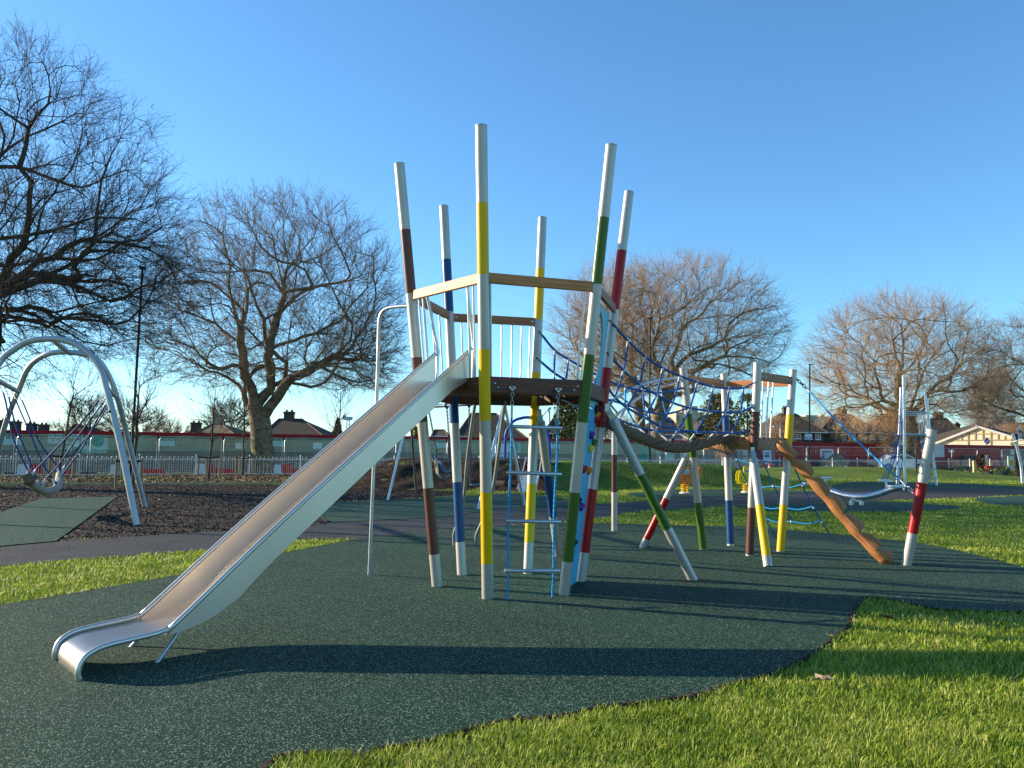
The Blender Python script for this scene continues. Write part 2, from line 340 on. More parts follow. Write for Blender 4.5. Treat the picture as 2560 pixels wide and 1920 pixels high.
# rough clods over the soil, leaf litter along the railing, as uncountable cover
def scatter(name, n, area, size, m, flat=.5, zoff=0., label='', cat='', lift=0.):
    A = G(*area[0]); vs = []; fs = []; poly = gpoly(area, 1)
    px = [p[0] for p in poly]; py = [p[1] for p in poly]; k = 0
    X = RNG.uniform(min(px), max(px), n*4); Y = RNG.uniform(min(py), max(py), n*4)
    ok = pin(X, Y, poly); X = X[ok][:n]; Y = Y[ok][:n]
    for pad in SHEETS.get('rubber_pad', []):
        o2 = ~pin(X, Y, pad); X = X[o2]; Y = Y[o2]
    Z = hgt(X, Y); mb = MB()
    for x, y, z in zip(X, Y, Z):
        r = size*random.uniform(.35, 1.)**1.5; R = Matrix.Rotation(random.uniform(0, 6.28), 3, 'Z') @ Matrix.Rotation(random.uniform(-.6, .6), 3, 'X')
        p = [V((1, 0, 0)), V((-.2, .8, 0)), V((-.9, -.1, .2)), V((-.1, -.9, 0)), V((.1, 0, flat*1.2))]
        c = V((x, y, z+zoff+random.uniform(0, lift)))
        mb.add([c+R@(q*r*random.uniform(.7, 1.3)) for q in p], [(0, 1, 4), (1, 2, 4), (2, 3, 4), (3, 0, 4)], random.randrange(len(m)))
    o = build(name, mb, m); tag(o, label, cat, kind='stuff'); return o
clod1 = mat('dark_clod', (.016, .011, .009), .95, var=.3, scale=9); clod2 = mat('brown_clod', (.05, .036, .028), .95, var=.3, scale=9); clod3 = mat('pale_clod', (.17, .14, .12), .9)
lf1 = mat('orange_leaf', (.26, .11, .03), .7); lf2 = mat('yellow_leaf', (.34, .26, .06), .7); lf3 = mat('brown_leaf', (.10, .05, .025), .7); lf4 = mat('green_weed', (.14, .22, .03), .7); lf5 = mat('pale_leaf', (.38, .28, .17), .7)
scatter('soil_clods', 30000, SOIL, .034, [clod1, clod1, clod2, clod1, clod2, clod3], .8, .004, 'crumbs and clods of dark bare soil around the swings', 'soil')
scatter('soil_leaves', 500, SOIL, .07, [lf1, lf3, lf5], .25, .02, 'fallen leaves lying on the bare soil by the swings', 'leaves')
LIT = [(-300, 1192), (0, 1191), (640, 1187), (960, 1186), (960, 1202), (640, 1210), (0, 1210), (-300, 1212)]
sheet('planting_strip', LIT, .006, litterm)
scatter('leaf_litter', 13000, LIT, .11, [lf1, lf2, lf3, lf3, lf3, lf1, lf5, lf3, lf4], .5, .01, 'autumn leaf litter and weeds along the white railing', 'leaves', lift=.05)

def soil_shadow_lip(name, px):  # soil rim whose dark colour also paints the turf's shadow line on the rubber
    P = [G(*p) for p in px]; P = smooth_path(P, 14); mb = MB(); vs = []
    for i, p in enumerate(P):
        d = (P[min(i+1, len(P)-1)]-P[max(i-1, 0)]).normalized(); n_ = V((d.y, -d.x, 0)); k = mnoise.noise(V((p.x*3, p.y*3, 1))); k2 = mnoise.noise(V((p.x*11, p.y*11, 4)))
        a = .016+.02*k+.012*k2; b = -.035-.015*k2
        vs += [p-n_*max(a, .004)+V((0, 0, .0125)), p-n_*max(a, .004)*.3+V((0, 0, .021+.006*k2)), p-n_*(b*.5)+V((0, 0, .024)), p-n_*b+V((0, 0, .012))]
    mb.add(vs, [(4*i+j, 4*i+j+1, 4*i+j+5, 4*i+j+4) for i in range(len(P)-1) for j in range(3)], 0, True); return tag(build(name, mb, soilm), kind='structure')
soil_shadow_lip('soil_shadow_edge', [(2760, 1525), (2560, 1533), (2372, 1529), (2250, 1508), (2180, 1497), (2160, 1500), (2141, 1528), (2122, 1570), (2085, 1602), (2037, 1638), (1985, 1668), (1909, 1696), (1820, 1720), (1736, 1745), (1620, 1762), (1500, 1776), (1440, 1791), (1350, 1802), (1280, 1806), (1200, 1823), (1060, 1864), (950, 1880), (905, 1897), (860, 1893), (740, 1893), (690, 1905), (660, 1940)])
# ---- lawn blades, denser where the lawn is near
def blades(n, dmin, dmax, name):
    d = dmin*(dmax/dmin)**RNG.random(n); t = np.tan(RNG.uniform(-.70, .70, n)); X = d*t; Y = d
    ok = np.ones(n, bool)
    for k, L_ in SHEETS.items():
        for p in L_:
            if k == 'planting_strip': continue
            ok &= ~pin(X, Y, p)
    X, Y, d = X[ok], Y[ok], d[ok]; n = len(X); Z = hgt(X, Y)
    clump = np.array([mnoise.noise(V((x*3.1, y*3.1, 0))) for x, y in zip(X, Y)])
    Hh = np.clip(.030+.012*RNG.standard_normal(n)+clump*.018, .010, .075)
    wd = np.clip(.0008+d*.00036, .0020, .014)*RNG.uniform(.7, 1.4, n)
    az = RNG.uniform(0, 2*np.pi, n); lean = RNG.uniform(.15, 1.1, n)*Hh; face = az+RNG.uniform(-.7, .7, n)
    dx, dy = np.cos(az)*lean, np.sin(az)*lean; px, py = -np.sin(face)*wd, np.cos(face)*wd
    b = np.stack([X, Y, Z], -1); P = np.stack([px, py, 0*px], -1)
    mid = b+np.stack([dx*.35, dy*.35, Hh*.6], -1); tip = b+np.stack([dx, dy, Hh], -1)
    vs = np.stack([b-P, b+P, mid-P*.8, mid+P*.8, tip], 1).reshape(-1, 3)
    i = np.arange(n)[:, None]*5
    me = bpy.data.meshes.new(name); me.vertices.add(n*5); me.vertices.foreach_set('co', vs.ravel())
    loops = np.concatenate([i+np.array([[0, 1, 3, 2]]), i+np.array([[2, 3, 4]])], 1).ravel()
    me.loops.add(n*7); me.loops.foreach_set('vertex_index', loops.astype(np.int32))
    me.polygons.add(n*2); ls = (np.arange(n)[:, None]*7+np.array([[0, 4]])).ravel(); me.polygons.foreach_set('loop_start', ls.astype(np.int32))
    me.update(calc_edges=True); me.validate()
    m = bpy.data.materials.new('grass_blade'); m.use_nodes = True; nn = m.node_tree; L = nn.links.new; bs = nn.nodes['Principled BSDF']
    ge = nn.nodes.new('ShaderNodeNewGeometry'); r = nn.nodes.new('ShaderNodeValToRGB'); e = r.color_ramp.elements
    e[0].position = 0; e[0].color = (.11, .19, .014, 1); e[1].position = 1; e[1].color = (.58, .56, .17, 1)
    k = e.new(.45); k.color = (.25, .35, .024, 1); k = e.new(.80); k.color = (.42, .47, .05, 1)
    tcg = nn.nodes.new('ShaderNodeTexCoord'); nsg = nn.nodes.new('ShaderNodeTexNoise'); nsg.inputs['Scale'].default_value = 1.7; nsg.inputs['Detail'].default_value = 5; L(tcg.outputs['Object'], nsg.inputs['Vector'])
    ma = nn.nodes.new('ShaderNodeMath'); ma.operation = 'MULTIPLY_ADD'; ma.inputs[1].default_value = 1.5; ma.inputs[2].default_value = -.75; L(nsg.outputs[0], ma.inputs[0]); mb_ = nn.nodes.new('ShaderNodeMath'); mb_.operation = 'ADD'; L(ma.outputs[0], mb_.inputs[0]); L(ge.outputs['Random Per Island'], mb_.inputs[1]); L(mb_.outputs[0], r.inputs[0]); L(r.outputs[0], bs.inputs['Base Color'])
    bs.inputs['Roughness'].default_value = .55; bs.inputs['Specular IOR Level'].default_value = .3
    tr = nn.nodes.new('ShaderNodeBsdfTranslucent'); L(r.outputs[0], tr.inputs[0]); ms = nn.nodes.new('ShaderNodeMixShader'); ms.inputs[0].default_value = .35
    L(bs.outputs[0], ms.inputs[1]); L(tr.outputs[0], ms.inputs[2]); L(ms.outputs[0], nn.nodes['Material Output'].inputs[0])
    me.materials.append(m); o = bpy.data.objects.new(name, me); C.objects.link(o)
    return tag(o, 'short mown green grass of the lawn around the rubber surfacing', 'grass', kind='stuff')
blades(640000, 3.0, 46, 'grass')
# ================================================================ MAIN TOWER
PR = .0585
def axis_t(B, T, py):
    lo, hi = 0., 1.
    for _ in range(40):
        mid = (lo+hi)/2
        if proj(lerp(B, T, mid))[1] > py: lo = mid
        else: hi = mid
    return (lo+hi)/2
def banded(mb, B, T, bands, r=PR, n=28, mi_paint=1, cap=True):
    """bands: list of (t0,t1,is_paint) from the ground up"""
    d = (T-B).normalized(); L = (T-B).length
    for t0, t1, pt in bands:
        rr = r+.0004 if pt else r
        mb.lathe(B, [(rr, t0*L), (rr, t1*L)], n, mi_paint if pt else 0, d)
    if cap: mb.lathe(B, [(r, L), (r*1.03, L+.002), (r*1.03, L+.012), (r*.9, L+.017), (0, L+.017)], n, 0, d)
def post_obj(root, B, T, ys, paint, r=PR, label=None, name='post'):
    """ys: pixel rows of the colour changes, from the top of the post down; the top band is silver"""
    t = [axis_t(B, T, y) for y in ys][::-1]; ts = [0]+t+[1]
    k = len(ts)-1; mb = MB()
    banded(mb, B, T, [(ts[i], ts[i+1], (k-1-i) % 2 == 1) for i in range(k)], r)
    o = build(name, mb, [silver, paint], root)
    if label: o['label'] = label
    return o
TC = V((0, 9.1, 0))
tw = thing('climbing_tower', TC, 'tall play tower of six splayed striped poles round a dark timber deck', 'climbing tower')
defs = {'A': ((998.6, 412), (1093, 1468), [575, 734, 894, 1055.5, 1219.5, 1384.6], P_brn, 'brown and silver striped post'),
 'B': ((1203, 316.6), (1219, 1499), [507.6, 686, 873, 1051, 1229, 1407], P_yel, 'yellow and silver striped post, nearest of the tower'),
 'C': ((1528, 365.6), (1410, 1491), [544, 711, 886.5, 1055.5, 1230, 1403], P_grn, 'green and silver striped post'),
 'D': ((1572.6, 482.5), (1452, 1455), [627, 775, 920.5, 1069, 1223, 1381], P_red, 'red and silver striped post'),
 'E': ((1109.7, 518), (1155, 1439), [650, 781, 920, 1059, 1206, 1355], P_blu, 'blue and silver striped post'),
 'F': ((1356, 547), (1320, 1435.6), [673, 801, 932, 1064, 1210, 1357], P_yel, 'yellow and silver striped post at the back')}
PB = {}; PT = {}
for k, (t, b, ys, pt, lb) in defs.items():
    B = G(*b); s = [d for d in np.arange(6, 12, .01) if (W(*t, d)-B).length < 4.7]; T = W(*t, max(s))
    if k == 'C': B = B+V((0, .03, 0))
    PB[k] = B; PT[k] = T; post_obj(tw, B, T, ys, pt, label=lb)
def at(k, z): return lerp(PB[k], PT[k], z/PT[k].z)
ORDER = 'ABCDFE'
# deck: boards, and a fascia of timber on every side
DZ = 2.225
hexp = [at(k, DZ) for k in ORDER]
mb = MB(); cen = sum(hexp, V((0, 0, 0)))/6
ex = V((1, 0, 0)); k = 0
for i in range(11):                                   # planks, clipped to the hexagon
    y0 = 7.72+i*.215; 
    xsn = []
    for yy in (y0+.004, y0+.209):
        c = []
        for a_, b_ in zip(hexp, hexp[1:]+hexp[:1]):
            if (a_.y > yy) != (b_.y > yy): c.append(a_.x+(b_.x-a_.x)*(yy-a_.y)/(b_.y-a_.y))
        xsn.append(c)
    if len(xsn[0]) < 2 or len(xsn[1]) < 2: continue
    c = [q for q in xsn if len(q) >= 2]; x0 = max(min(q) for q in c); x1 = min(max(q) for q in c)
    mb.box(((x0+x1)/2, y0+.1065, DZ-.02), (x1-x0, .205, .038))
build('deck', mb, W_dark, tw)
def fascia(a_, b_, z, h_, wd, m, name, ins=.047, drop=0.):
    p, q = at(a_, z), at(b_, z); d = (q-p).normalized(); return beam(name, p+d*ins, q-d*ins, wd, h_, m, tw)
for a_, b_ in zip(ORDER, ORDER[1:]+ORDER[:1]):
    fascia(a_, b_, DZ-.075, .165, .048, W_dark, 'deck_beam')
mb = MB()
for a_, b_ in (('B', 'C'), ('A', 'E'), ('F', 'D')):
    for fr in (.10, .13, .87, .90):
        p = lerp(at(a_, DZ-.06-.04*((fr*100) % 2)), at(b_, DZ-.06-.04*((fr*100) % 2)), fr); n_ = (p-V((cen.x, cen.y, p.z))).normalized(); mb = MB()
        mb.lathe(p+n_*.022, [(.013, 0), (.013, .006), (.006, .009), (0, .009)], 10, 0, n_); build('bolt', mb, galv, tw)
# hand rails between the posts
RZ = 3.20
def rail(a_, b_, z, m, name='handrail', h_=.105, wd=.045):
    return fascia(a_, b_, z, h_, wd, m, name)
rail('A', 'B', RZ, W_lite); rail('B', 'C', RZ, W_lite); rail('C', 'D', RZ, W_mid); rail('E', 'F', RZ-.02, W_mid); rail('A', 'E', RZ, W_mid)
def balus(a_, b_, frs, r=.0105):
    for fr in frs:
        p = lerp(at(a_, DZ), at(b_, DZ), fr); q = lerp(at(a_, RZ-.05), at(b_, RZ-.05), fr)
        build('baluster', MB().tube([p, q], r, 8), galv, tw)
balus('A', 'B', (.11, .17, .80, .87)); balus('B', 'C', (.06, .90)); balus('E', 'F', (.13, .22, .58, .70, .81, .91)); balus('A', 'E', (.3, .5, .7))
mb = MB()
for fr in (.40, .53):
    p = lerp(at('A', RZ), at('B', RZ), fr); n_ = (at('A', RZ)-at('B', RZ)).cross(V((0, 0, 1))).normalized(); 
    if n_.y > 0: n_ = -n_
    build('bolt_cap', MB().lathe(p+n_*.021, [(.021, 0), (.021, .004), (.016, .006), (0, .006)], 14, 0, n_), galv, tw)
for fr in (.07, .93):
    p = lerp(at('E', RZ-.02), at('F', RZ-.02), fr); n_ = V((0, -1, 0)); build('bolt_cap', MB().lathe(p+n_*.021, [(.02, 0), (.02, .004), (0, .006)], 12, 0, n_), galv, tw)
# blue panels between posts C and D: pointed arch doorway over the climbing wall
def panel_frame(z): return at('C', z), at('D', z)
def pp(fr, z, off=0.):
    c, d = panel_frame(z); n_ = (d-c).cross(V((0, 0, 1))).normalized(); return lerp(c, d, fr)+n_*(off-.05)
def panel_poly(outline, hole, th, m, name):
    """thick panel in the (fr,z) plane of posts C and D; hole = list or None"""
    bm = bmesh.new(); layers = []
    for off in (-th/2, th/2):
        vo = [bm.verts.new(pp(f_, z_, off)) for f_, z_ in outline]; vh = [bm.verts.new(pp(f_, z_, off)) for f_, z_ in hole] if hole else []
        ed = [bm.edges.new((vo[i], vo[(i+1) % len(vo)])) for i in range(len(vo))]
        if vh: ed += [bm.edges.new((vh[i], vh[(i+1) % len(vh)])) for i in range(len(vh))]
        bmesh.ops.triangle_fill(bm, use_beauty=True, edges=ed); layers.append((vo, vh))
    for k in (0, 1):
        a, b = layers[0][k], layers[1][k]
        for i in range(len(a)): j = (i+1) % len(a); bm.faces.new((a[i], a[j], b[j], b[i]))
    bmesh.ops.recalc_face_normals(bm, faces=bm.faces[:]); bm.verts.index_update()
    mb = MB().add([v_.co for v_ in bm.verts], [[v_.index for v_ in f_.verts] for f_ in bm.faces]); bm.free()
    return build(name, mb, m, tw)
arch = [(.24, 2.24), (.22, 2.5), (.23, 2.7), (.29, 2.86), (.38, 2.98), (.50, 3.06), (.62, 2.98), (.71, 2.86), (.77, 2.7), (.78, 2.5), (.76, 2.24), (.70, 2.20), (.30, 2.20)]
panel_poly([(.09, 1.99), (.91, 1.99), (.91, 3.14), (.09, 3.14)], arch, .022, cyan_panel, 'arch_panel')
cw = panel_poly([(.09, .02), (.91, .02), (.91, 1.975), (.09, 1.975)], None, .026, cyan_panel2, 'climbing_wall')
HC = {'k': (.02, .018, .02), 'o': (.75, .22, .01), 'r': (.45, .015, .015), 'p': (.11, .03, .28), 'g': (.02, .12, .03), 'y': (.75, .52, .01)}
holds = [('k', 1477, 1023), ('o', 1485, 1038), ('r', 1493, 1052), ('p', 1471, 1088), ('g', 1484, 1107), ('y', 1473, 1121), ('r', 1461.5, 1173), ('o', 1475, 1177), ('k', 1456, 1252), ('p', 1466, 1267), ('o', 1445, 1325), ('r', 1452, 1333), ('k', 1457, 1358), ('g', 1438, 1405), ('y', 1446, 1412)]
cn = (at('D', 1)-at('C', 1)).cross(V((0, 0, 1))).normalized()
for hi, (c_, px, py) in enumerate(holds):
    v_ = ray(px, py); c0 = at('C', 1.2); t_ = ((c0-V((0, 0, EYE))).dot(cn))/v_.dot(cn); P = V((0, 0, EYE))+v_*t_
    fr = max(.16, min(.84, (P-at('C', P.z)).dot((at('D', P.z)-at('C', P.z)).normalized())/(at('D', P.z)-at('C', P.z)).length)); P = pp(fr, P.z, .013)
    if (P+cn*.1).length > (P-cn*.1).length: pass
    mb = MB(); R = Matrix((cn, V((0, 0, 1)).cross(cn), V((0, 0, 1)))).transposed()
    sg = 1 if cn.x > 0 else -1
    q = RM; rz = random.uniform(-.6, .6); R2 = R @ Matrix.Rotation(rz, 3, 'X')
    mb.ball(P+cn*sg*.012, .042, 0, 12, 8, (.8, .8, 1.2), R2); mb.ball(P+cn*sg*.034+R2 @ V((0, .008, .014)), .027, 0, 10, 6, (1., .9, 1.), R2)
    build('climbing_hold', mb, hold_m(c_, HC[c_]), tw)
# fireman's pole bent over at the top to the deck
pb = G(923, 1439); ptop = [pb, lerp(pb, W(944, 940, 9.5), .999), W(948, 803, 9.45), W(955, 781, 9.42), W(975, 769, 9.35), W(1018, 765, 9.2), W(1047, 766, 9.1)]
build('sliding_pole', MB().tube([ptop[0], ptop[1], ptop[2]]+smooth_path(ptop[2:], 5)[1:], .021, 12), galv, tw)
# two-rail curved bar ladder at the back
for k, pts in enumerate(([(1136, 1366, 12.65), (1135, 1335, 12.55), (1150, 1290, 12.2), (1160, 1243, 11.8), (1168, 1150, 11.1), (1180, 1060, 10.5), (1188, 1006, 10.1)], [(1190.7, 1364, 12.75), (1191, 1339, 12.6), (1200, 1316, 12.4), (1216, 1280, 12.1), (1232, 1223, 11.8), (1243.5, 1150, 11.2), (1256, 1050, 10.5), (1263, 1006, 10.1)])):
    P = [W(*q) for q in pts]; P[0].z = 0.; build('curved_rail', MB().tube(smooth_path(P, 5), .024, 10), darksteel, tw)
# raking struts
def strut(B, T, ys, paint, r, root, hinge=True, label=None):
    o = post_obj(root, B, T, ys, paint, r, label, 'raking_strut')
    if hinge:
        d, a, b = frame_of(T-B); e = V((0, 1, 0)); e = (e-d*e.dot(d)).normalized(); s_ = d.cross(e); mb = MB()
        M = Matrix((s_, d, e)).transposed().to_4x4(); M.translation = T
        hw = r*.62; pl = [(-hw, -.02), (hw, -.02), (hw, .10)]+[(hw*math.cos(q), .10+hw*math.sin(q)) for q in np.linspace(.3, 2.84, 7)]+[(-hw, .10)]
        mb.prism(pl, -.030, -.022, 0, M).prism(pl, .022, .030, 0, M)
        mb.lathe(T+d*.10-e*.038, [(0, 0), (.014, 0), (.014, .076), (0, .076)], 10, 0, e)
        mb.box(T+d*.16, (.05, .04, .09))
        h = build('hinge', mb, galv, root); h.parent = o
    return o
KB = G(1733, 1451); KT = W(1533, 1050, 9.25)
strut(KB, KT, [1186, 1321], P_grn, .055, tw, label='green and silver striped raking strut')
NB = G(1396, 1392); NT = W(1352, 1058, 10.2)
strut(NB, NT, [1175, 1289], P_blu, .055, tw, label='dark blue and silver striped raking strut')
# ---- slide (a thing of its own, bolted to the tower)
ST = V((-.64, 8.38, 0)); SU = V((-.632, -.775, 0)).normalized(); SN = V((SU.y, -SU.x, 0))     # SN points to the far side
sl = thing('slide', ST+SU*3.7+SN*0, 'long straight stainless steel slide with a curled lip', 'slide')
railp = [(3.742, .0), (3.752, .054), (3.728, .124), (3.668, .166), (3.57, .190), (3.359, .203), (3.23, .212), (3.165, .230), (3.10, .262), (2.267, .905), (1.2, 1.68), (.03, 2.535)]
bedp = [(3.735, .0), (3.742, .054), (3.716, .118), (3.660, .155), (3.565, .176), (3.359, .186), (3.20, .196), (3.08, .205), (2.95, .228), (2.80, .278), (2.611, .384), (2.329, .622), (1.3, 1.372), (.30, 2.10), (.02, 2.24)]
def interp(prof, s):
    for (s0, z0), (s1, z1) in zip(prof, prof[1:]):
        if s1 <= s <= s0: return z0+(z1-z0)*(s-s0)/(s1-s0) if s0 != s1 else z0
    return prof[-1][1] if s < prof[-1][0] else prof[0][1]
def sp(s, z, o): return V((ST.x, ST.y, 0))+SU*(s-.163*(o+.306))+SN*o+V((0, 0, z))
HWD = .306
def fine(prof, k=5):
    P = smooth_path([V((s, z, 0)) for s, z in prof], k); return [(p.x, p.y) for p in P]
fb = fine(bedp); mb = MB(); prev = None; cols = [(-HWD+.004, .0)]+[(o, 0) for o in np.linspace(-HWD+.03, HWD-.03, 7)]+[(HWD-.004, .0)]
rows = []
for s, z in fb: rows.append([sp(s, z, o) for o, _ in cols])
nC = len(cols); mb.add([p for r in rows for p in r], [(i*nC+j, i*nC+j+1, (i+1)*nC+j+1, (i+1)*nC+j) for i in range(len(rows)-1) for j in range(nC-1)], 0, True)
build('slide_bed', mb, mat('shaded_slide_steel', (.60, .55, .50), .30, .9, var=.06, scale=6, bump=.02, bscale=40), sl)  # slide steel coloured darker to stand in for shade under the far wall
for sg, nm in ((-1, 'near'), (1, 'far')):
    mb = MB(); top = []; bot = []
    ss = [3.15, 3.1, 3.0, 2.9, 2.8, 2.7, 2.6, 2.5, 2.4, 2.3, 2.1, 1.8, 1.5, 1.2, .9, .6, .3, .15, .03]
    for o_ in (HWD-.003, HWD+.003):
        r1 = [sp(s, interp(railp, s), sg*o_) for s in ss]; r2 = [sp(s, min(interp(bedp, s)-.010, interp(railp, s)-.004), sg*o_) for s in ss]
        k = len(ss); mb.add(r1+r2, [(i, i+1, k+i+1, k+i) for i in range(k-1)])
    mb.add([sp(s, min(interp(bedp, s)-.010, interp(railp, s)-.004), sg*o_) for s in ss for o_ in (HWD-.03, HWD+.003)], [(2*i, 2*i+2, 2*i+3, 2*i+1) for i in range(len(ss)-1)])
    build('side_panel', mb, steel, sl)
    fr = fine(railp, 4); build('side_rail', MB().tube([sp(s, z+.004, sg*(HWD+.004)) for s, z in fr], .019, 12), steel, sl)
    # frame tube beside the slide's head, up to the hand rail
    z0 = 2.12; build('head_post', MB().tube([sp(.0, z0, sg*HWD), sp(.0, 2.50, sg*HWD), sp(-.01, 2.56, sg*HWD), lerp(at('A', RZ-.05), at('B', RZ-.05), .24 if sg > 0 else .79)], .0165, 10), galv, sl)
    a = sp(3.04 if sg < 0 else 3.04, .20, sg*.24); b = sp(3.23, 0, sg*.29); build('leg', MB().tube([a, b], .014, 8), galv, sl)
# ---- rope ladder (hangs from the deck)
rl = thing('rope_ladder', V((.22, 8.1, 0)), 'blue rope ladder with four round steel rungs hanging under the timber deck', 'rope ladder')
lt = W(1281, 972, 7.98); rt = W(1396, 976, 8.12)
lb_ = G(1267, 1503); rb_ = G(1380, 1496)
for T_, B_ in ((lt, lb_), (rt, rb_)):
    B_ = V((B_.x, B_.y, .0)); ch = lerp(T_, B_, .075); sw = lerp(T_, B_, .135)
    mb = MB().box(T_+V((0, 0, .012)), (.065, .03, .02)).box(T_, (.03, .03, .03)); mb.chain(T_, ch, .05, .0045); build('chain', mb, chainm, rl)
    build('ferrule', MB().tube([ch, sw], .0125, 10), galv, rl)
    pts = [lerp(sw, B_, q)+V((.006*math.sin(q*9), .004*math.cos(q*7), 0)) for q in np.linspace(0, 1, 14)]
    mb = MB(); ax_pts = pts
    for ph in range(3):                                   # three twisted strands
        tw_ = []
        for i in range(150):
            q = i/149; j = min(int(q*13), 12); p = lerp(pts[j], pts[j+1], q*13-j); t = q*75+ph*2.094; tw_.append(p+V((math.cos(t)*.0058, math.sin(t)*.0058, 0)))
        mb.tube(tw_, .0068, 5)
    build('rope', mb, rope_cyan if T_ is rt else rope_cyan, rl)
for (x0, y0, x1, y1) in ((1269, 1066, 1405, 1070), (1267, 1181, 1404, 1186), (1265, 1302, 1402, 1305), (1261, 1427, 1400, 1427)):
    a = W(x0, y0, 8.02); b = W(x1, y1, 8.13); build('rung', MB().tube([a, a+(b-a)*.01, b-(b-a)*.01, b], [.014, .019, .019, .014], 12), galv, rl)
# ================================================================ SMALL TOWER
st = thing('small_climbing_platform', V((3.5, 12.4, 0)), 'low play platform on four striped poles with orange timber rails', 'climbing platform')
sdefs = {'G': ((1708, 923), (1758.5, 1375), [1034, 1143, 1256, 1371], P_grn, 12.25), 'H': ((1810, 937), (1827, 1366), [1039, 1144, 1251, 1359.5], P_blu, 13.15),
 'I': ((1894, 909), (1874, 1391), [1030, 1148.6, 1268.7, 1386], P_brn, 11.7), 'J': ((1983, 927), (1951, 1380), [1037, 1149, 1262, 1377], P_yel, 12.45)}
SB = {}; STp = {}
for k, (t, b, ys, pt, dd) in sdefs.items():
    B = G(*b); T = W(*t, dd); SB[k] = B; STp[k] = T
    post_obj(st, B, T, ys, pt, .058, {'G': 'green', 'H': 'blue', 'I': 'brown', 'J': 'yellow'}[k]+' and silver striped post')
def sat(k, z): return lerp(SB[k], STp[k], z/STp[k].z)
D2 = 1.70
mb = MB(); q4 = [sat(k, D2) for k in 'GIJH']
for i in range(6):
    a = lerp(q4[0], q4[1], (i+.5)/6); b = lerp(q4[3], q4[2], (i+.5)/6); d = (b-a).normalized(); R = Matrix((d, V((0, 0, 1)).cross(d), V((0, 0, 1)))).transposed(); mb.box((a+b)/2+V((0, 0, .01)), ((b-a).length, .125, .036), R)
build('deck', mb, W_mid, st)
for a_, b_, m_ in (('G', 'I', W_lite), ('I', 'J', W_mid), ('J', 'H', W_mid), ('H', 'G', W_lite)):
    p, q = sat(a_, D2-.085), sat(b_, D2-.085); d = (q-p).normalized(); beam('deck_beam', p+d*.055, q-d*.055, .048, .15, m_, st)
def srail(a_, b_, z, m_):
    p, q = sat(a_, z), sat(b_, z); d = (q-p).normalized(); beam('handrail', p+d*.055, q-d*.055, .045, .125, m_, st)
srail('G', 'H', 2.62, W_lite); srail('H', 'J', 2.60, W_lite); srail('I', 'J', 2.62, W_mid)
for fr in (.17, .32, .45):
    build('baluster', MB().tube([lerp(sat('I', D2), sat('J', D2), fr), lerp(sat('I', 2.57), sat('J', 2.57), fr)], .012, 8), galv, st)
mb = MB()
for a_, b_ in (('G', 'H'), ('I', 'J')):
    for fr in (.10, .20, .80, .90):
        p = lerp(sat(a_, 2.62), sat(b_, 2.62), fr); n_ = (sat(b_, 1)-sat(a_, 1)).cross(V((0, 0, 1))).normalized()
        build('bolt', MB().lathe(p+n_*.02, [(.018, 0), (.018, .006), (0, .008)], 10, 0, n_), galv, st)
for a_, b_, fr in (('I', 'J', .35), ('I', 'J', .9), ('G', 'I', .8), ('G', 'I', .7)):
    p = lerp(sat(a_, D2-.07), sat(b_, D2-.07), fr); n_ = (sat(b_, 1)-sat(a_, 1)).cross(V((0, 0, 1))).normalized(); build('bolt', MB().lathe(p+n_*.022, [(.016, 0), (.016, .008), (0, .01)], 10, 0, n_), galv, st)
strut(G(1605, 1371)+V((0, 0, 0)), W(1713, 1150, 12.4), [1246, 1347], P_red, .055, st, label='red and silver striped raking strut')
fB = G(1920, 1418); fT = W(1884, 1150, 11.45)
strut(fB, fT, [1265, 1392], P_yel, .058, st, label='yellow and silver striped raking strut')
# brown striped post standing free, which carries the arched bars
MBs = G(1536, 1328.7); MTp = W(1536, 1040, MBs.y)
ab = thing('arched_bar_ladder', MBs, 'silver arched overhead ladder on a brown striped post behind the rope net', 'overhead ladder')
post_obj(ab, MBs, MTp, [1137, 1230], P_brn, .055, 'brown and silver striped post')
r1 = [(1500, 1022, 10.6), (1512, 1011, 10.8), (1543, 993, 11.2), (1578, 973, 11.6), (1617, 958, 11.9), (1660, 949, 12.15), (1702, 945, 12.3)]
r2 = [(1512, 1060, 11.6), (1534, 1043, 11.7), (1570, 1015, 11.9), (1606, 990, 12.1), (1645, 971, 12.3), (1682, 961, 12.5), (1707, 956, 12.55)]
R1 = smooth_path([W(*q) for q in r1], 6); R2 = smooth_path([W(*q) for q in r2], 6)
build('curved_rail', MB().tube(R1, .022, 10), galv, ab); build('curved_rail', MB().tube(R2, .022, 10), galv, ab)
for q in (.10, .24, .38, .52, .66, .80, .93):
    build('rung', MB().tube([R1[int(q*(len(R1)-1))], R2[int(q*(len(R2)-1))]], .015, 8), galv, ab)
build('bracket', MB().tube([MTp, R2[4]], .02, 8).tube([MTp, R1[6]], .02, 8), galv, ab)
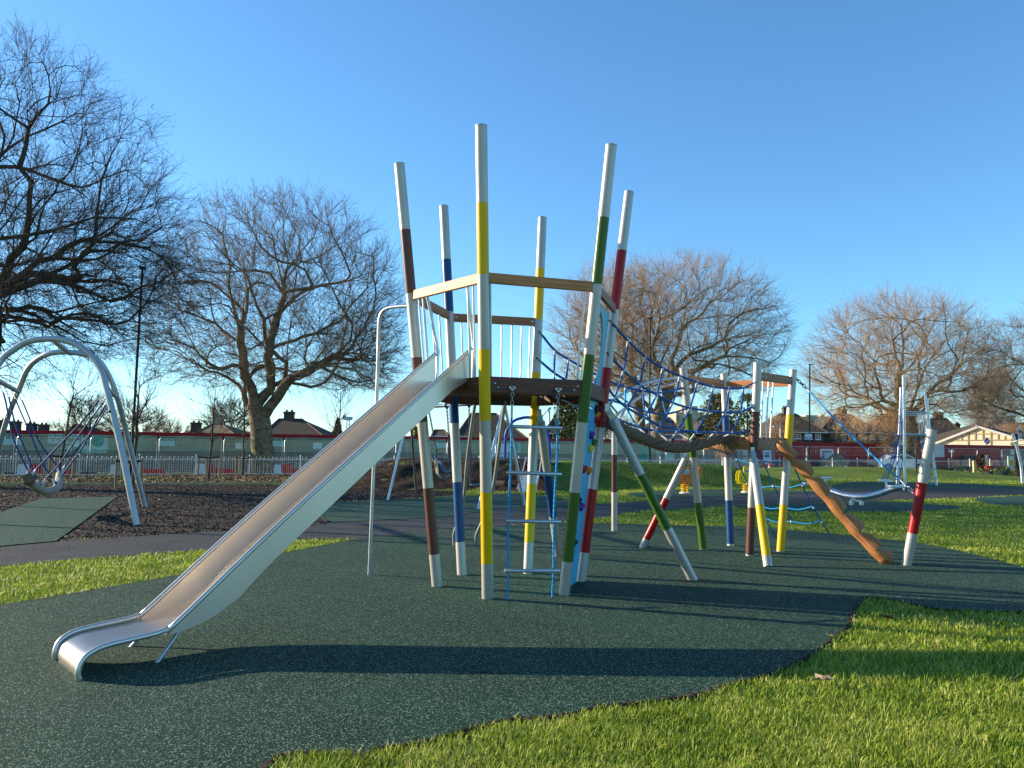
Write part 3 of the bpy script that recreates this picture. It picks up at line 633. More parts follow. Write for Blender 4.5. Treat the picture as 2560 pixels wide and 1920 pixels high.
# ---- notched climbing log
lg = thing('notched_log', G(2222, 1418), 'peeled orange-brown climbing log with cut steps leaning on the low platform', 'climbing log')
LB = G(2226, 1412)+V((0, 0, .02)); LT = W(1945, 1104, 11.62)
ax = (LB-LT); L_ = ax.length; ax.normalize(); side = ax.cross(V((0, 0, 1))).normalized(); upv = side.cross(ax).normalized()
if upv.z < 0: upv = -upv
mb = MB(); n = 22; rings = 150; notch = [.148, .292, .445, .59, .745, .885]
vs = []
for i in range(rings+1):
    t = i/rings; s = t*L_; R0 = .088+.020*t+.006*math.sin(t*37)
    if t > .955: R0 *= 1-((t-.955)/.045)**1.6*.55
    if t < .03: R0 *= .6+.4*(t/.03)**.5
    cutd = 0
    for q in notch:
        dt = (t-q)*L_
        if 0 <= dt < .012: cutd = max(cutd, dt/.012)
        elif .012 <= dt < .13: cutd = max(cutd, 1-(dt-.012)/.118)
        if -.10 < dt < 0: cutd = max(cutd, -.22*(1+dt/.10)+0)
    for j in range(n):
        a = 2*math.pi*j/n; cu, cs = math.cos(a), math.sin(a)
        u = cu*R0*(1.0); lim = R0*(1-.85*max(cutd, 0))
        if cu > 0: u = min(u, lim-R0*.35*max(cutd, 0))
        wob = 1+.05*mnoise.noise(V((s*3, cs*2, cu*2)))
        vs.append(LT+ax*s+upv*u*wob+side*cs*R0*wob+upv*.014*math.sin(s*3.1))
mb.add(vs, [(i*n+j, i*n+(j+1) % n, (i+1)*n+(j+1) % n, (i+1)*n+j) for i in range(rings) for j in range(n)], 0, False)
mb.add(vs[:n], [tuple(range(n))]); mb.add(vs[-n:], [tuple(range(n))])
# give the log its own x axis along the grain
lo = build('log', mb, W_log, lg)
Rl = Matrix((ax, side, ax.cross(side))).transposed(); off = LT-ORG[lg.name]
cos_ = np.array([list(Rl.transposed() @ (v_.co-off)) for v_ in lo.data.vertices]); lo.data.vertices.foreach_set('co', cos_.ravel()); lo.matrix_local = Matrix.Translation(off) @ Rl.to_4x4()
for p_ in lo.data.polygons: p_.use_smooth = False
lo['label'] = 'log with six cut notches'
# ---- leaning red post with a tension rope
RB = G(2266, 1415); RT = W(2330, 1077, 10.75)
rp_ = thing('leaning_anchor_post', RB, 'leaning silver post with one red band, held by a light blue rope', 'post')
post_obj(rp_, RB, RT, [1207, 1333], P_red, .064, name='post')
tr_ = thing('tension_rope', W(1992, 946, 12.45), 'single light blue rope stretched from the platform post down to the leaning red-banded post', 'rope')
a = W(1990, 946, 12.45); b = W(2290, 1238, 10.85); pts = [lerp(a, b, q) for q in (0, .085, .13, .87, .92, 1)]
build('chain', MB().chain(pts[0], pts[1], .07, .008), darkchain, tr_); build('ferrule', MB().tube([pts[1], pts[2]], .015, 8), galv, tr_)
build('rope', MB().tube([lerp(pts[2], pts[3], q)-V((0, 0, .05*math.sin(math.pi*q))) for q in np.linspace(0, 1, 10)], .014, 8), rope_cyan, tr_)
build('ferrule', MB().tube([pts[3], pts[4]], .015, 8), galv, tr_); build('chain', MB().chain(pts[4], pts[5], .07, .008), chainm, tr_)
# ================================================================ ROPE NET BRIDGE
nb = thing('rope_net_bridge', V((2.2, 10.5, 1.4)), 'sagging blue rope net bridge over a thick brown braid between the two towers', 'rope bridge')
xn = lambda px: 9.2+(11.65-9.2)*(px-1500)/(1885-1500)         # near side depth
xf = lambda px: 9.95+(12.2-9.95)*(px-1355)/(1707-1355)        # far side depth
near_rows = [[(1534, 812), (1570, 852), (1613, 892), (1657, 920), (1700, 940), (1743, 955), (1783, 967), (1823, 971), (1859, 969), (1883, 958)],
 [(1527, 892), (1559, 926), (1599, 962), (1642, 987), (1682, 1007), (1725, 1020), (1769, 1027), (1812, 1031), (1852, 1029), (1880, 1018)],
 [(1519, 967), (1537, 993), (1566, 1018), (1610, 1043), (1649, 1063), (1696, 1074), (1740, 1080), (1787, 1081), (1830, 1083), (1872, 1079)]]
far_rows = [[(1356, 839), (1387, 876), (1421, 898), (1454, 917), (1490, 937), (1523, 953), (1563, 967), (1606, 977), (1653, 982), (1707, 970)],
 [(1353, 905), (1385, 932), (1415, 950), (1450, 970), (1482, 984), (1512, 996), (1563, 1011), (1612, 1028), (1665, 1035), (1715, 1022)],
 [(1357, 975), (1390, 992), (1425, 1008), (1460, 1022), (1500, 1036), (1540, 1047), (1592, 1066), (1640, 1077), (1690, 1079), (1722, 1080)]]
main_c = [(1495, 1040, 9.55), (1530, 1060, 9.75), (1563, 1077, 10.0), (1617, 1100, 10.45), (1653, 1113, 10.7), (1689, 1119, 11.0), (1720, 1117, 11.2), (1755, 1109, 11.45), (1790, 1099, 11.75), (1822, 1093, 12.0)]
MC = [W(*q) for q in main_c]; MCs = smooth_path(MC, 12)
nodes = []
for rows_, fd, inward in ((near_rows, xn, .0), (far_rows, xf, .0)):
    pr = []
    for ri, row in enumerate(rows_):
        pw = []
        for i, (px, py) in enumerate(row):
            d = fd(px); tgt = W(px, py, d)
            m_ = min(MCs, key=lambda q: abs(proj(q)[0]-px)); dd = d+(m_.y-d)*ri*.22
            pw.append(W(px, py, dd))
        pr.append(pw)
        mb = MB().tube(smooth_path(pw, 5), .0155, 7); build('net_rope', mb, rope_blue, nb)
        mb = MB(); mb.chain(pw[0], pw[0]+(pw[0]-pw[1]).normalized()*.10, .04, .006).chain(pw[-1], pw[-1]+(pw[-1]-pw[-2]).normalized()*.10, .04, .006); build('end_chain', mb, darkchain, nb)
    clips = MB()
    for i in range(1, 9):
        for r_ in (0, 1):
            a, b = pr[r_][i], pr[r_+1][i]
            mid = lerp(a, b, .5)-V((0, 0, .015)); build('net_rope', MB().tube(smooth_path([a, mid, b], 4), .0135, 6), rope_cyan if (i % 3 == 0 and rows_ is far_rows) else rope_blue, nb)
            build('net_clamp', MB().box(a, (.03, .035, .045), bev=.008).tube([lerp(a, b, .03), lerp(a, b, .2)], .0135, 7), plastic_clip, nb)
        a = pr[2][i]; build('net_clamp', MB().box(a, (.03, .035, .04), bev=.008), plastic_clip, nb)
        m_ = min(MCs, key=lambda q: (q-a).length+(0 if q.x < a.x else .05)); e = lerp(a, m_, .52)
        build('net_rope', MB().tube([a, lerp(a, m_, .15)], .011, 6), rope_cyan, nb); build('ferrule', MB().tube([lerp(a, m_, .15), lerp(a, m_, .5)], .0125, 7), plastic_clip, nb)
        build('drop_chain', MB().chain(e, lerp(a, m_, .93), .04, .005), chainm, nb)
# plait: three fat strands, each laid up of three yarns, round the sagging centre line
Lc = sum((MCs[i+1]-MCs[i]).length for i in range(len(MCs)-1)); cum = [0]
for i in range(len(MCs)-1): cum.append(cum[-1]+(MCs[i+1]-MCs[i]).length)
def on(s):
    s = max(0, min(s, cum[-1]-1e-4)); i = max(j for j in range(len(cum)) if cum[j] <= s); i = min(i, len(MCs)-2); t = (s-cum[i])/(cum[i+1]-cum[i]); d = (MCs[i+1]-MCs[i]).normalized(); return lerp(MCs[i], MCs[i+1], t), d
mb = MB().tube(MCs, .045, 8); ncol = int(Lc/.060)
for i in range(ncol):
    for k in range(7):
        s = (i+.5+(k % 2)*.5)/ncol*Lc
        if s > Lc: continue
        c, d = on(s); _, a, b = frame_of(d); t = k*2*math.pi/7+i*.42
        e = a*math.cos(t)+b*math.sin(t); tg = (d*.75+(-a*math.sin(t)+b*math.cos(t))*.66).normalized(); y_ = e.cross(tg).normalized(); R = Matrix((tg, y_, e)).transposed()
        mb.ball(c+e*.052, .05, 0, 9, 6, (.86, .60, .56), R)
build('braided_rope', mb, rope_brown, nb)
for end, c0, dr in ((0, MCs[-5], 1), (1, MCs[0], -1)):
    mb = MB()
    for i in range(520):
        d = (MCs[-1]-MCs[-6]).normalized() if dr > 0 else (MCs[0]-MCs[6]).normalized()
        v_ = V((random.gauss(0, 1), random.gauss(0, 1), random.gauss(-.5, 1))).normalized(); v_ = (v_*.75+d*.55-V((0, 0, .45))).normalized()
        p = c0-d*random.uniform(0, .12)+v_*.03; l_ = random.uniform(.14, .28); mb.tube([p, p+v_*l_*.5, p+v_*l_-V((0, 0, .03))], [.003, .0025, .001], 3, False)
    build('frayed_end', mb, straw if dr > 0 else rope_brown, nb)
# ---- blue scramble net behind the low platform
sn_ = thing('scramble_net', G(2015, 1350), 'loose blue scramble net running from the low platform down to the rubber on its right', 'climbing net')
tops = [lerp(sat('H', D2-.1), sat('J', D2-.1), q) for q in (.08, .5, .95)]
bots = [G(1940, 1344), G(2008, 1350), G(2087, 1356)]
vr = []
for k in range(3):
    mid = lerp(tops[k], bots[k], .5)-V((0, 0, .10)); P = smooth_path([tops[k], mid, bots[k]], 10); vr.append(P)
    if k == 1: P = P[:16]
    build('net_rope', MB().chain(P[0], P[1], .04, .005).tube(P[1:], .0115, 6), rope_blue, sn_)
clips = MB()
for q in (.17, .36, .56, .72):
    i = int(q*20); a, b, c = vr[0][i], vr[1][min(i, 15)], vr[2][i]
    P = smooth_path([a, lerp(a, b, .5)-V((0, 0, .06)), b-V((0, 0, .03)), lerp(b, c, .5)-V((0, 0, .05)), c+V((0, 0, .02))], 4)
    build('net_rope', MB().tube(P, .012, 6), rope_cyan, sn_)
    for p in (a, P[8], c): build('net_clamp', MB().box(p, (.03, .03, .04), bev=.007), plastic_clip, sn_)
# ================================================================ BARE TREES
class Tree:
    def __init__(s, seed): s.r = random.Random(seed); s.P = np.zeros((0, 3)); s.par = []; s.D = np.zeros((0, 3)); s.fix = []
    def node(s, p, par, d, rad=0.):
        s.P = np.vstack([s.P, [p]]); s.D = np.vstack([s.D, [d]]); s.par.append(par); s.fix.append(rad); return len(s.par)-1
    def guide(s, pts, step=.5, wob=.06, rads=None):
        pts = [V(p) for p in pts]
        cur = -1
        if len(s.par):
            cur = int(np.argmin(((s.P-np.array(pts[0]))**2).sum(1))); pts[0] = V(s.P[cur])
        cum = [0]
        for a, b in zip(pts, pts[1:]): cum.append(cum[-1]+(b-a).length)
        sp_ = smooth_path(pts, 4); L = 0; last = sp_[0]
        if cur < 0: cur = s.node(np.array(last), -1, np.array((0, 0, 1.)))
        for p in sp_[1:]:
            if (p-last).length < step: continue
            q = p+V((s.r.gauss(0, wob), s.r.gauss(0, wob), s.r.gauss(0, wob))); d = (q-last).normalized(); cur = s.node(np.array(q), cur, np.array(d)); last = q
    def connect(s, t, step, wob, maxd=99.):
        t = np.array(t); v = t-s.P; dist = np.sqrt((v**2).sum(1))+1e-6; al = (v*s.D).sum(1)/dist
        c = dist*(1.45-.75*al)+ (al < .1)*2.0
        i = int(np.argmin(c)); L = dist[i]
        if L > maxd or L < step*.6: return
        n = max(1, int(L/step)); p = s.P[i].copy(); d = s.D[i]*.8+v[i]/L*.6; d /= np.linalg.norm(d); cur = i
        for k in range(n):
            to = t-p; ln = np.linalg.norm(to)+1e-6; w_ = (k+1)/n
            d = d*(1-.5*w_)+to/ln*(.35+.5*w_); d += np.array([s.r.gauss(0, wob) for _ in range(3)]); d /= np.linalg.norm(d)
            p = p+d*(L/n); cur = s.node(p, cur, d)
def env_pts(env, n, rnd, shell=.45, zmin=-9):
    out = []; tot = sum(w_ for _, _, w_ in env)
    while len(out) < n:
        q = rnd.random()*tot
        for c, r, w_ in env:
            q -= w_
            if q <= 0: break
        v = np.array([rnd.gauss(0, 1) for _ in range(3)]); v /= np.linalg.norm(v); v *= rnd.random()**shell
        p = np.array(c)+v*np.array(r)
        if p[2] > zmin: out.append(p)
    return out
def tube_bundle(P, R, n=3):
    """P (N,K,3) polylines, R (N,K) radii -> vertex and quad arrays"""
    N, K, _ = P.shape; D = np.gradient(P, axis=1); D /= np.linalg.norm(D, axis=2, keepdims=True)+1e-9
    up = np.where(np.abs(D[:, :1, 2:3]) > .9, np.array([[[1., 0, 0]]]), np.array([[[0, 0, 1.]]])); A = np.cross(D, np.broadcast_to(up, D.shape)); A /= np.linalg.norm(A, axis=2, keepdims=True)+1e-9; B = np.cross(D, A)
    th = np.arange(n)*2*np.pi/n; vs = P[:, :, None, :]+(A[:, :, None, :]*np.cos(th)[None, None, :, None]+B[:, :, None, :]*np.sin(th)[None, None, :, None])*R[:, :, None, None]
    base = (np.arange(N)[:, None, None]*K+np.arange(K-1)[None, :, None])*n; j = np.arange(n)[None, None, :]; j2 = (j+1) % n
    fs = np.stack([base+j, base+j2, base+n+j2, base+n+j], -1).reshape(-1, 4); return vs.reshape(-1, 3), fs
def mesh_np(name, vs, fs, m, parent, smooth=True):
    me = bpy.data.meshes.new(name); me.vertices.add(len(vs)); me.vertices.foreach_set('co', (vs-np.array(ORG[parent.name])).ravel())
    me.loops.add(fs.size); me.loops.foreach_set('vertex_index', fs.ravel().astype(np.int32)); me.polygons.add(len(fs)); me.polygons.foreach_set('loop_start', (np.arange(len(fs))*fs.shape[1]).astype(np.int32))
    me.update(calc_edges=True); me.polygons.foreach_set('use_smooth', [smooth]*len(fs)); me.materials.append(m)
    o = bpy.data.objects.new(name, me); C.objects.link(o); o.parent = parent; ORG[o.name] = ORG[parent.name]; return o
def bare_tree(label, base, guides, env, seed, n2=140, n3=700, ntw=6000, rtrunk=.45, bark=None, twig=None, zmin=3., tl=(.6, 1.4), droop=.25, rt=.009, group=None, step=.5, cat='tree', name='bare_tree', split=.09, e=.56, up=.45, wob=.05, gw=.06):
    bark = bark or bark_l; twig = twig or twig_m
    t = Tree(seed); rnd = t.r
    for g in guides: t.guide(g, step, gw)
    for p in sorted(env_pts(env, n2, rnd, .5, zmin), key=lambda p: ((p-t.P[0])**2).sum()): t.connect(p, step, wob)
    for p in sorted(env_pts(env, n3, rnd, .33, zmin), key=lambda p: ((t.P-p)**2).sum(1).min()): t.connect(p, step*.75, wob*1.1)
    N = len(t.par); cnt = np.ones(N); kids = [[] for _ in range(N)]
    for i in range(N-1, 0, -1):
        if t.par[i] >= 0: cnt[t.par[i]] += cnt[i]; kids[t.par[i]].append(i)
    rad = np.maximum(rt*1.15, rtrunk*(cnt/cnt[0])**e)
    root = thing(name, base, label, cat, group)
    thick = MB(); thin = []
    stack = [(0, None)]
    while stack:
        i, pr = stack.pop(); ch = [i] if pr is None else [pr, i]
        while kids[ch[-1]]:
            ks = sorted(kids[ch[-1]], key=lambda q: -cnt[q])
            for k in ks[1:]: stack.append((k, ch[-1]))
            ch.append(ks[0])
        rr = [rad[q] for q in ch]
        if pr is not None: rr[0] = min(rr[0], rr[1]*1.25)
        if pr is None and len(ch) > 2: rr[0] *= 1.25
        if len(ch) < 2: continue
        cut = len(ch)
        for q in range(len(ch)):
            if rr[q] < split: cut = q; break
        if cut >= 2: thick.tube([t.P[q] for q in ch[:cut+1]], rr[:cut+1], 10 if rtrunk > .2 else 6, False)
        s0 = max(0, cut-1) if cut >= 2 else 0
        seg = ch[s0:]
        for a in range(0, len(seg)-1, 3):
            pc = seg[a:a+4]; rc = rr[s0+a:s0+a+4]
            while len(pc) < 4: pc.append(pc[-1]); rc.append(rc[-1])
            thin.append(([t.P[q] for q in pc], rc))
    build('trunk', thick, bark, root)
    allP = []; allR = []
    if thin:
        P = np.array([a for a, _ in thin]); R = np.array([b for _, b in thin])
        for k in (1, 2, 3):                               # keep repeated end points from collapsing
            same = np.abs(P[:, k]-P[:, k-1]).sum(1) < 1e-6; P[same, k] = P[same, k-1]+(P[same, k-1]-P[same, 0])*.02+1e-4
        v1, f1 = tube_bundle(P, R, 4)
    # twigs: short curved shoots off the outer nodes, each forking twice
    wgt = (rad < max(split*.8, rt*2.2)).astype(float)*(t.P[:, 2] > zmin-1.)+1e-9; wgt /= wgt.sum()
    g = np.random.default_rng(seed); src = g.choice(N, ntw, p=wgt); cc = sum(np.array(c)*w_ for c, _, w_ in env)/sum(w_ for _, _, w_ in env)
    def shoots(O, D0, Ls, K=4, r0=rt):
        n = len(O); P = np.zeros((n, K, 3)); P[:, 0] = O; D = D0.copy()
        for k in range(1, K):
            D = D+g.normal(0, .10, (n, 3)); D[:, 2] -= droop*.25; D /= np.linalg.norm(D, axis=1, keepdims=True); P[:, k] = P[:, k-1]+D*(Ls/(K-1))[:, None]
        return P, np.broadcast_to(np.linspace(r0, r0*.45, K), (n, K)), D
    O = t.P[src]; out = O-cc; out /= np.linalg.norm(out, axis=1, keepdims=True)+1e-9
    D0 = t.D[src]*.7+out*.5+g.normal(0, .42, (ntw, 3))+np.array([0, 0, up]); D0 /= np.linalg.norm(D0, axis=1, keepdims=True)
    Ls = g.uniform(tl[0], tl[1], ntw); Pm, Rm, De = shoots(O, D0, Ls)
    Ps = [Pm]; Rs = [Rm]
    for f_ in (1, 2, 3):
        k = min(f_, 3); D1 = (Pm[:, k]-Pm[:, k-1]); D1 /= np.linalg.norm(D1, axis=1, keepdims=True); D1 = D1+g.normal(0, .5, D1.shape)+np.array([0, 0, .15*up]); D1 /= np.linalg.norm(D1, axis=1, keepdims=True)
        a, b, _ = shoots(Pm[:, k]*.75+Pm[:, k-1]*.25, D1, Ls*g.uniform(.35, .7, ntw), 3, rt*.75); a = np.concatenate([a, a[:, -1:]+(a[:, -1:]-a[:, -2:-1])*.3], 1); b = np.concatenate([b, b[:, -1:]*.7], 1); Ps.append(a); Rs.append(b)
    v2, f2 = tube_bundle(np.concatenate(Ps), np.concatenate(Rs), 3)
    if thin: mesh_np('branches', v1, f1, twig if rtrunk < .2 else bark, root)
    mesh_np('twigs', v2, f2, twig, root); return root
def GP(pts, d, dd=0.): n = len(pts); return [W(x, y, d+dd*(i/(n-1))) for i, (x, y) in enumerate(pts)]
def ell(cx, cy, rx, ry, d, dep, w_=1.): c = W(cx, cy, d); return (tuple(c), (rx*d/PF, dep, ry*d/PF), w_)
# tree 1, far left, trunk outside the picture
D1 = 30.
base = W(-190, 1200, D1); base.z = 0
bare_tree('very large dark bare tree at the left edge, limbs reaching over the arch swing', base,
 [[base, W(-185, 1000, D1), W(-160, 880, D1), W(-120, 800, D1)],
  GP([(-140, 830), (-60, 790), (0, 736), (38, 693), (89, 660), (134, 645), (152, 622), (215, 597), (278, 572), (329, 526), (354, 501), (405, 445)], D1, 2),
  GP([(215, 597), (270, 606), (329, 617), (380, 632), (420, 665), (440, 698)], 31.5, 2),
  GP([(-60, 790), (-10, 720), (25, 648), (63, 597), (84, 540), (110, 500), (144, 470), (165, 428), (177, 402), (215, 381), (253, 351), (304, 338), (342, 323)], D1, -3),
  GP([(84, 562), (76, 483), (60, 430), (40, 400), (80, 330), (101, 280), (139, 237), (177, 194), (228, 169)], 29.3, -2),
  GP([(-120, 800), (-100, 700), (-90, 560), (-60, 450), (0, 389), (30, 340), (45, 260), (40, 160)], D1, 2),
  GP([(-120, 815), (0, 774), (76, 774), (127, 777), (165, 792), (192, 792), (253, 792), (300, 780), (342, 772), (390, 790)], D1, -3),
  GP([(-130, 830), (0, 802), (101, 802), (190, 797), (228, 806), (266, 818), (342, 830), (398, 863)], D1, -4),
  GP([(-30, 770), (51, 691), (127, 691), (228, 706), (304, 711), (360, 740), (400, 780)], D1, 3),
  GP([(-130, 800), (-200, 650), (-300, 520)], D1, 0), GP([(-120, 800), (-80, 640), (-20, 560), (60, 440)], D1, 5)],
 [ell(-60, 545, 505, 470, D1, 7.2, 1.), ell(230, 680, 230, 230, D1, 5., .45)], 11, 320, 3200, 13000, .62, bark_d, twig_d, 3.6, (.4, 1.1), .15, .0062)
D2_ = 47.5
base = W(657, 1190, D2_); base.z = 0
bare_tree('large bare tree with a stout mossy trunk, left of the slide behind the hoarding fence', base,
 [[base, W(655, 1100, D2_), W(648, 1045, D2_)],
  GP([(648, 1050), (608, 994), (605, 969), (572, 947), (536, 932), (500, 918), (487, 905), (440, 880), (400, 862), (370, 850)], D2_, 2),
  GP([(652, 1034), (626, 965), (617, 923), (602, 865), (597, 821), (585, 780), (579, 735), (571, 648), (552, 580)], D2_, -2),
  GP([(602, 865), (591, 850), (545, 821), (510, 790), (472, 764), (430, 740), (400, 720)], 47, 2),
  GP([(597, 821), (610, 790), (618, 740), (612, 680), (600, 620)], 47, 3),
  GP([(663, 1026), (673, 972), (669, 894), (680, 850), (698, 778), (708, 730), (714, 690), (718, 640), (710, 576), (712, 503)], D2_, 1),
  GP([(714, 690), (740, 668), (762, 657), (800, 635), (834, 619), (869, 599)], D2_, -2),
  GP([(708, 730), (690, 640), (680, 590), (650, 540)], D2_, 2), GP([(698, 778), (740, 740), (790, 720), (850, 700)], D2_, 2),
  GP([(676, 870), (700, 862), (735, 850), (790, 828), (848, 804), (870, 776), (892, 749), (935, 706), (960, 690)], D2_, -2),
  GP([(672, 1030), (706, 972), (713, 930), (718, 880), (722, 840), (730, 800)], D2_, -1),
  GP([(706, 972), (735, 945), (760, 932), (825, 914), (880, 920), (916, 947), (950, 950)], D2_, -3),
  GP([(760, 932), (800, 910), (834, 894), (870, 875), (906, 856), (950, 827), (985, 810)], 46.5, 3)],
 [ell(690, 800, 325, 320, D2_, 6.5), ell(900, 880, 110, 110, D2_, 3., .15)], 21, 320, 2900, 9500, .62, bark_l, twig_m, W(690, 965, D2_).z, (.5, 1.3), .10, .0085)
D3 = 64.
base = W(1645, 1190, D3); base.z = 0
bare_tree('large bare tree rising behind the rope net, with a broad crown to the right', base,
 [[base, W(1643, 1060, D3), W(1657, 1005, D3), W(1675, 980, D3)],
  GP([(1675, 980), (1683, 916), (1688, 878), (1703, 828), (1715, 780), (1718, 739), (1708, 689), (1693, 646)], D3, 2),
  GP([(1683, 930), (1710, 900), (1744, 878), (1794, 856), (1832, 815), (1858, 765), (1883, 721), (1908, 694)], D3, -2),
  GP([(1770, 868), (1820, 846), (1883, 835), (1934, 815)], D3, 2), GP([(1683, 930), (1739, 925), (1780, 900), (1840, 890), (1896, 899)], D3, -3),
  GP([(1675, 980), (1658, 954), (1635, 916), (1620, 840), (1632, 777), (1648, 714), (1640, 670)], D3, -2),
  GP([(1703, 828), (1740, 780), (1770, 720), (1790, 680)], D3, 3), GP([(1688, 990), (1730, 975), (1745, 945), (1790, 950), (1810, 920)], D3, -2)],
 [ell(1700, 850, 265, 205, D3, 7.)], 31, 280, 2100, 6500, .6, bark_l, twig_o, W(1700, 985, D3).z, (.6, 1.6), .06, .0100, 'two bare trees behind the rope net')
base = W(1597, 1190, 67); base.z = 0
bare_tree('upright bare tree behind the rope net, narrower and nearer the red-banded tower post', base,
 [[base, W(1600, 1050, 67), W(1590, 980, 67)],
  GP([(1590, 980), (1582, 929), (1577, 878), (1582, 828), (1567, 752), (1579, 701)], 67, 2), GP([(1577, 878), (1536, 828), (1490, 800), (1450, 780)], 67, -2),
  GP([(1590, 980), (1604, 929), (1612, 866), (1617, 828), (1600, 760), (1610, 690)], 67, -2), GP([(1590, 990), (1550, 930), (1500, 900), (1460, 890)], 67, 2)],
 [ell(1535, 845, 150, 190, 67, 5.)], 37, 160, 1100, 3600, .45, bark_l, twig_o, W(1540, 985, 67).z, (.6, 1.6), .06, .0100, 'two bare trees behind the rope net')
D4 = 73.
base = W(2274, 1180, D4); base.z = 0
bare_tree('broad spreading bare tree behind the silver climbing frame on the right', base,
 [[base, W(2273, 1100, D4), W(2272, 1050, D4), W(2270, 1035, D4)],
  GP([(2270, 1040), (2228, 1029), (2197, 1011), (2177, 994), (2152, 989), (2132, 979), (2114, 961), (2051, 953)], D4, 2),
  GP([(2268, 1030), (2246, 1016), (2210, 1001), (2197, 973), (2165, 953), (2127, 890), (2096, 875)], D4, -2),
  GP([(2262, 1025), (2246, 1004), (2243, 953), (2253, 923), (2258, 903), (2228, 852), (2190, 840)], D4, 1),
  GP([(2258, 903), (2256, 852), (2253, 801), (2253, 763)], D4, 1), GP([(2255, 930), (2268, 925), (2291, 897), (2309, 857), (2337, 806), (2350, 770)], D4, -2),
  GP([(2272, 1040), (2286, 991), (2304, 943), (2329, 897), (2362, 852), (2405, 822)], D4, 3),
  GP([(2275, 1045), (2291, 1024), (2309, 991), (2342, 958), (2377, 946), (2392, 923), (2443, 890), (2481, 875)], D4, -2),
  GP([(2309, 995), (2329, 1011), (2367, 1029), (2390, 1050)], D4, -2)],
 [ell(2255, 925, 232, 185, D4, 8.)], 41, 280, 2100, 6500, .6, bark_l, twig_o, W(2255, 1050, D4).z, (.7, 1.8), .06, .011)
base = W(2760, 1190, 70); base.z = 0
bare_tree('bare tree cut off by the right edge of the view', base,
 [[base, W(2750, 1050, 70), W(2735, 1000, 70)], GP([(2735, 1000), (2660, 960), (2600, 930), (2540, 900), (2480, 870)], 70, 2), GP([(2735, 1000), (2690, 1010), (2600, 1000), (2530, 985)], 70, -2), GP([(2735, 1000), (2700, 880), (2640, 820), (2580, 800)], 70, 0)],
 [ell(2690, 945, 250, 190, 70, 8.)], 47, 200, 1400, 4300, .6, bark_l, twig_o, W(2560, 1050, 70).z, (.7, 1.8), .06, .011)
def small_tree(label, px, pyb, pyt, wpx, d, seed, twig, ntw=700, n2=25, n3=120, rt=.012, rtr=.12, zf=.35, group=None, lean=0, grp_name='bare_tree', cy=.62, tl=(.5, 1.2)):
    b = W(px, pyb, d); b.z = hz(b.x, b.y); top = W(px+lean, pyt, d); h_ = top.z-b.z; c = lerp(b, top, cy)
    return bare_tree(label, b, [[b, lerp(b, top, .3), lerp(b, top, .6), lerp(b, top, .9)]], [(tuple(c), (wpx/2*d/PF, wpx/2.4*d/PF, h_*(1-cy)*1.0), 1.)], seed, n2, n3, ntw, rtr, bark_d if twig is twig_d else bark_l, twig, b.z+h_*zf, tl, .1, rt, group, max(.25, h_*.05), name=grp_name, split=.04)
small_tree('small bare tree behind the hoarding, framed by the steel arch swing', 225, 1120, 985, 110, 95, 51, twig_d, 900, 30, 200, .018, .2, .3)
small_tree('brown bushy bare tree just right of the far leg of the arch swing', 345, 1120, 1010, 150, 100, 52, twig_m, 1500, 40, 260, .02, .2, .05, cy=.5)
small_tree('low bare bush tree above the hoarding between the lamp post and the first chimney', 425, 1110, 1050, 110, 110, 53, twig_m, 900, 25, 150, .02, .15, .02, cy=.5)
small_tree('bare tree behind the hoarding, beside the stout mossy trunk on its left', 575, 1120, 1000, 130, 100, 54, twig_d, 1100, 40, 260, .02, .2, .3)
small_tree('low brown scrub tree above the hoarding beside the row of chimneys', 150, 1110, 1055, 120, 110, 55, twig_d, 600, 20, 120, .02, .15, .02, cy=.5)
small_tree('pale birch-like bare tree behind the cream pavilion roof', 2480, 1120, 935, 90, 115, 56, mat('pale_twig', (.36, .30, .27), .9, var=.2, scale=3), 1800, 40, 260, .018, .15, .3, tl=(1., 2.4))
small_tree('russet shrub tree in front of the houses, left of the silver climbing frame', 2236, 1150, 1020, 62, 70, 57, twig_o, 500, 30, 120, .011, .12, .12, cy=.55)
small_tree('tangled brown shrub tree against the brown-roofed house with the yellow chimney', 2135, 1130, 1040, 110, 118, 58, twig_o, 600, 30, 140, .018, .15, .25, cy=.6)
small_tree('small bare tree in the garden behind the low platform, against a brown roof', 1950, 1130, 1045, 70, 100, 59, twig_o, 900, 30, 200, .018, .12, .15, cy=.55)
small_tree('tangled bare shrub over the dark roof behind the pavilion', 2535, 1120, 1066, 80, 100, 60, twig_o, 900, 30, 200, .018, .12, .3, cy=.6)
small_tree('brown bare shrub in front of the roofs behind the arched bar ladder', 1560, 1130, 1040, 90, 95, 64, twig_m, 900, 30, 200, .018, .12, .15, cy=.55)
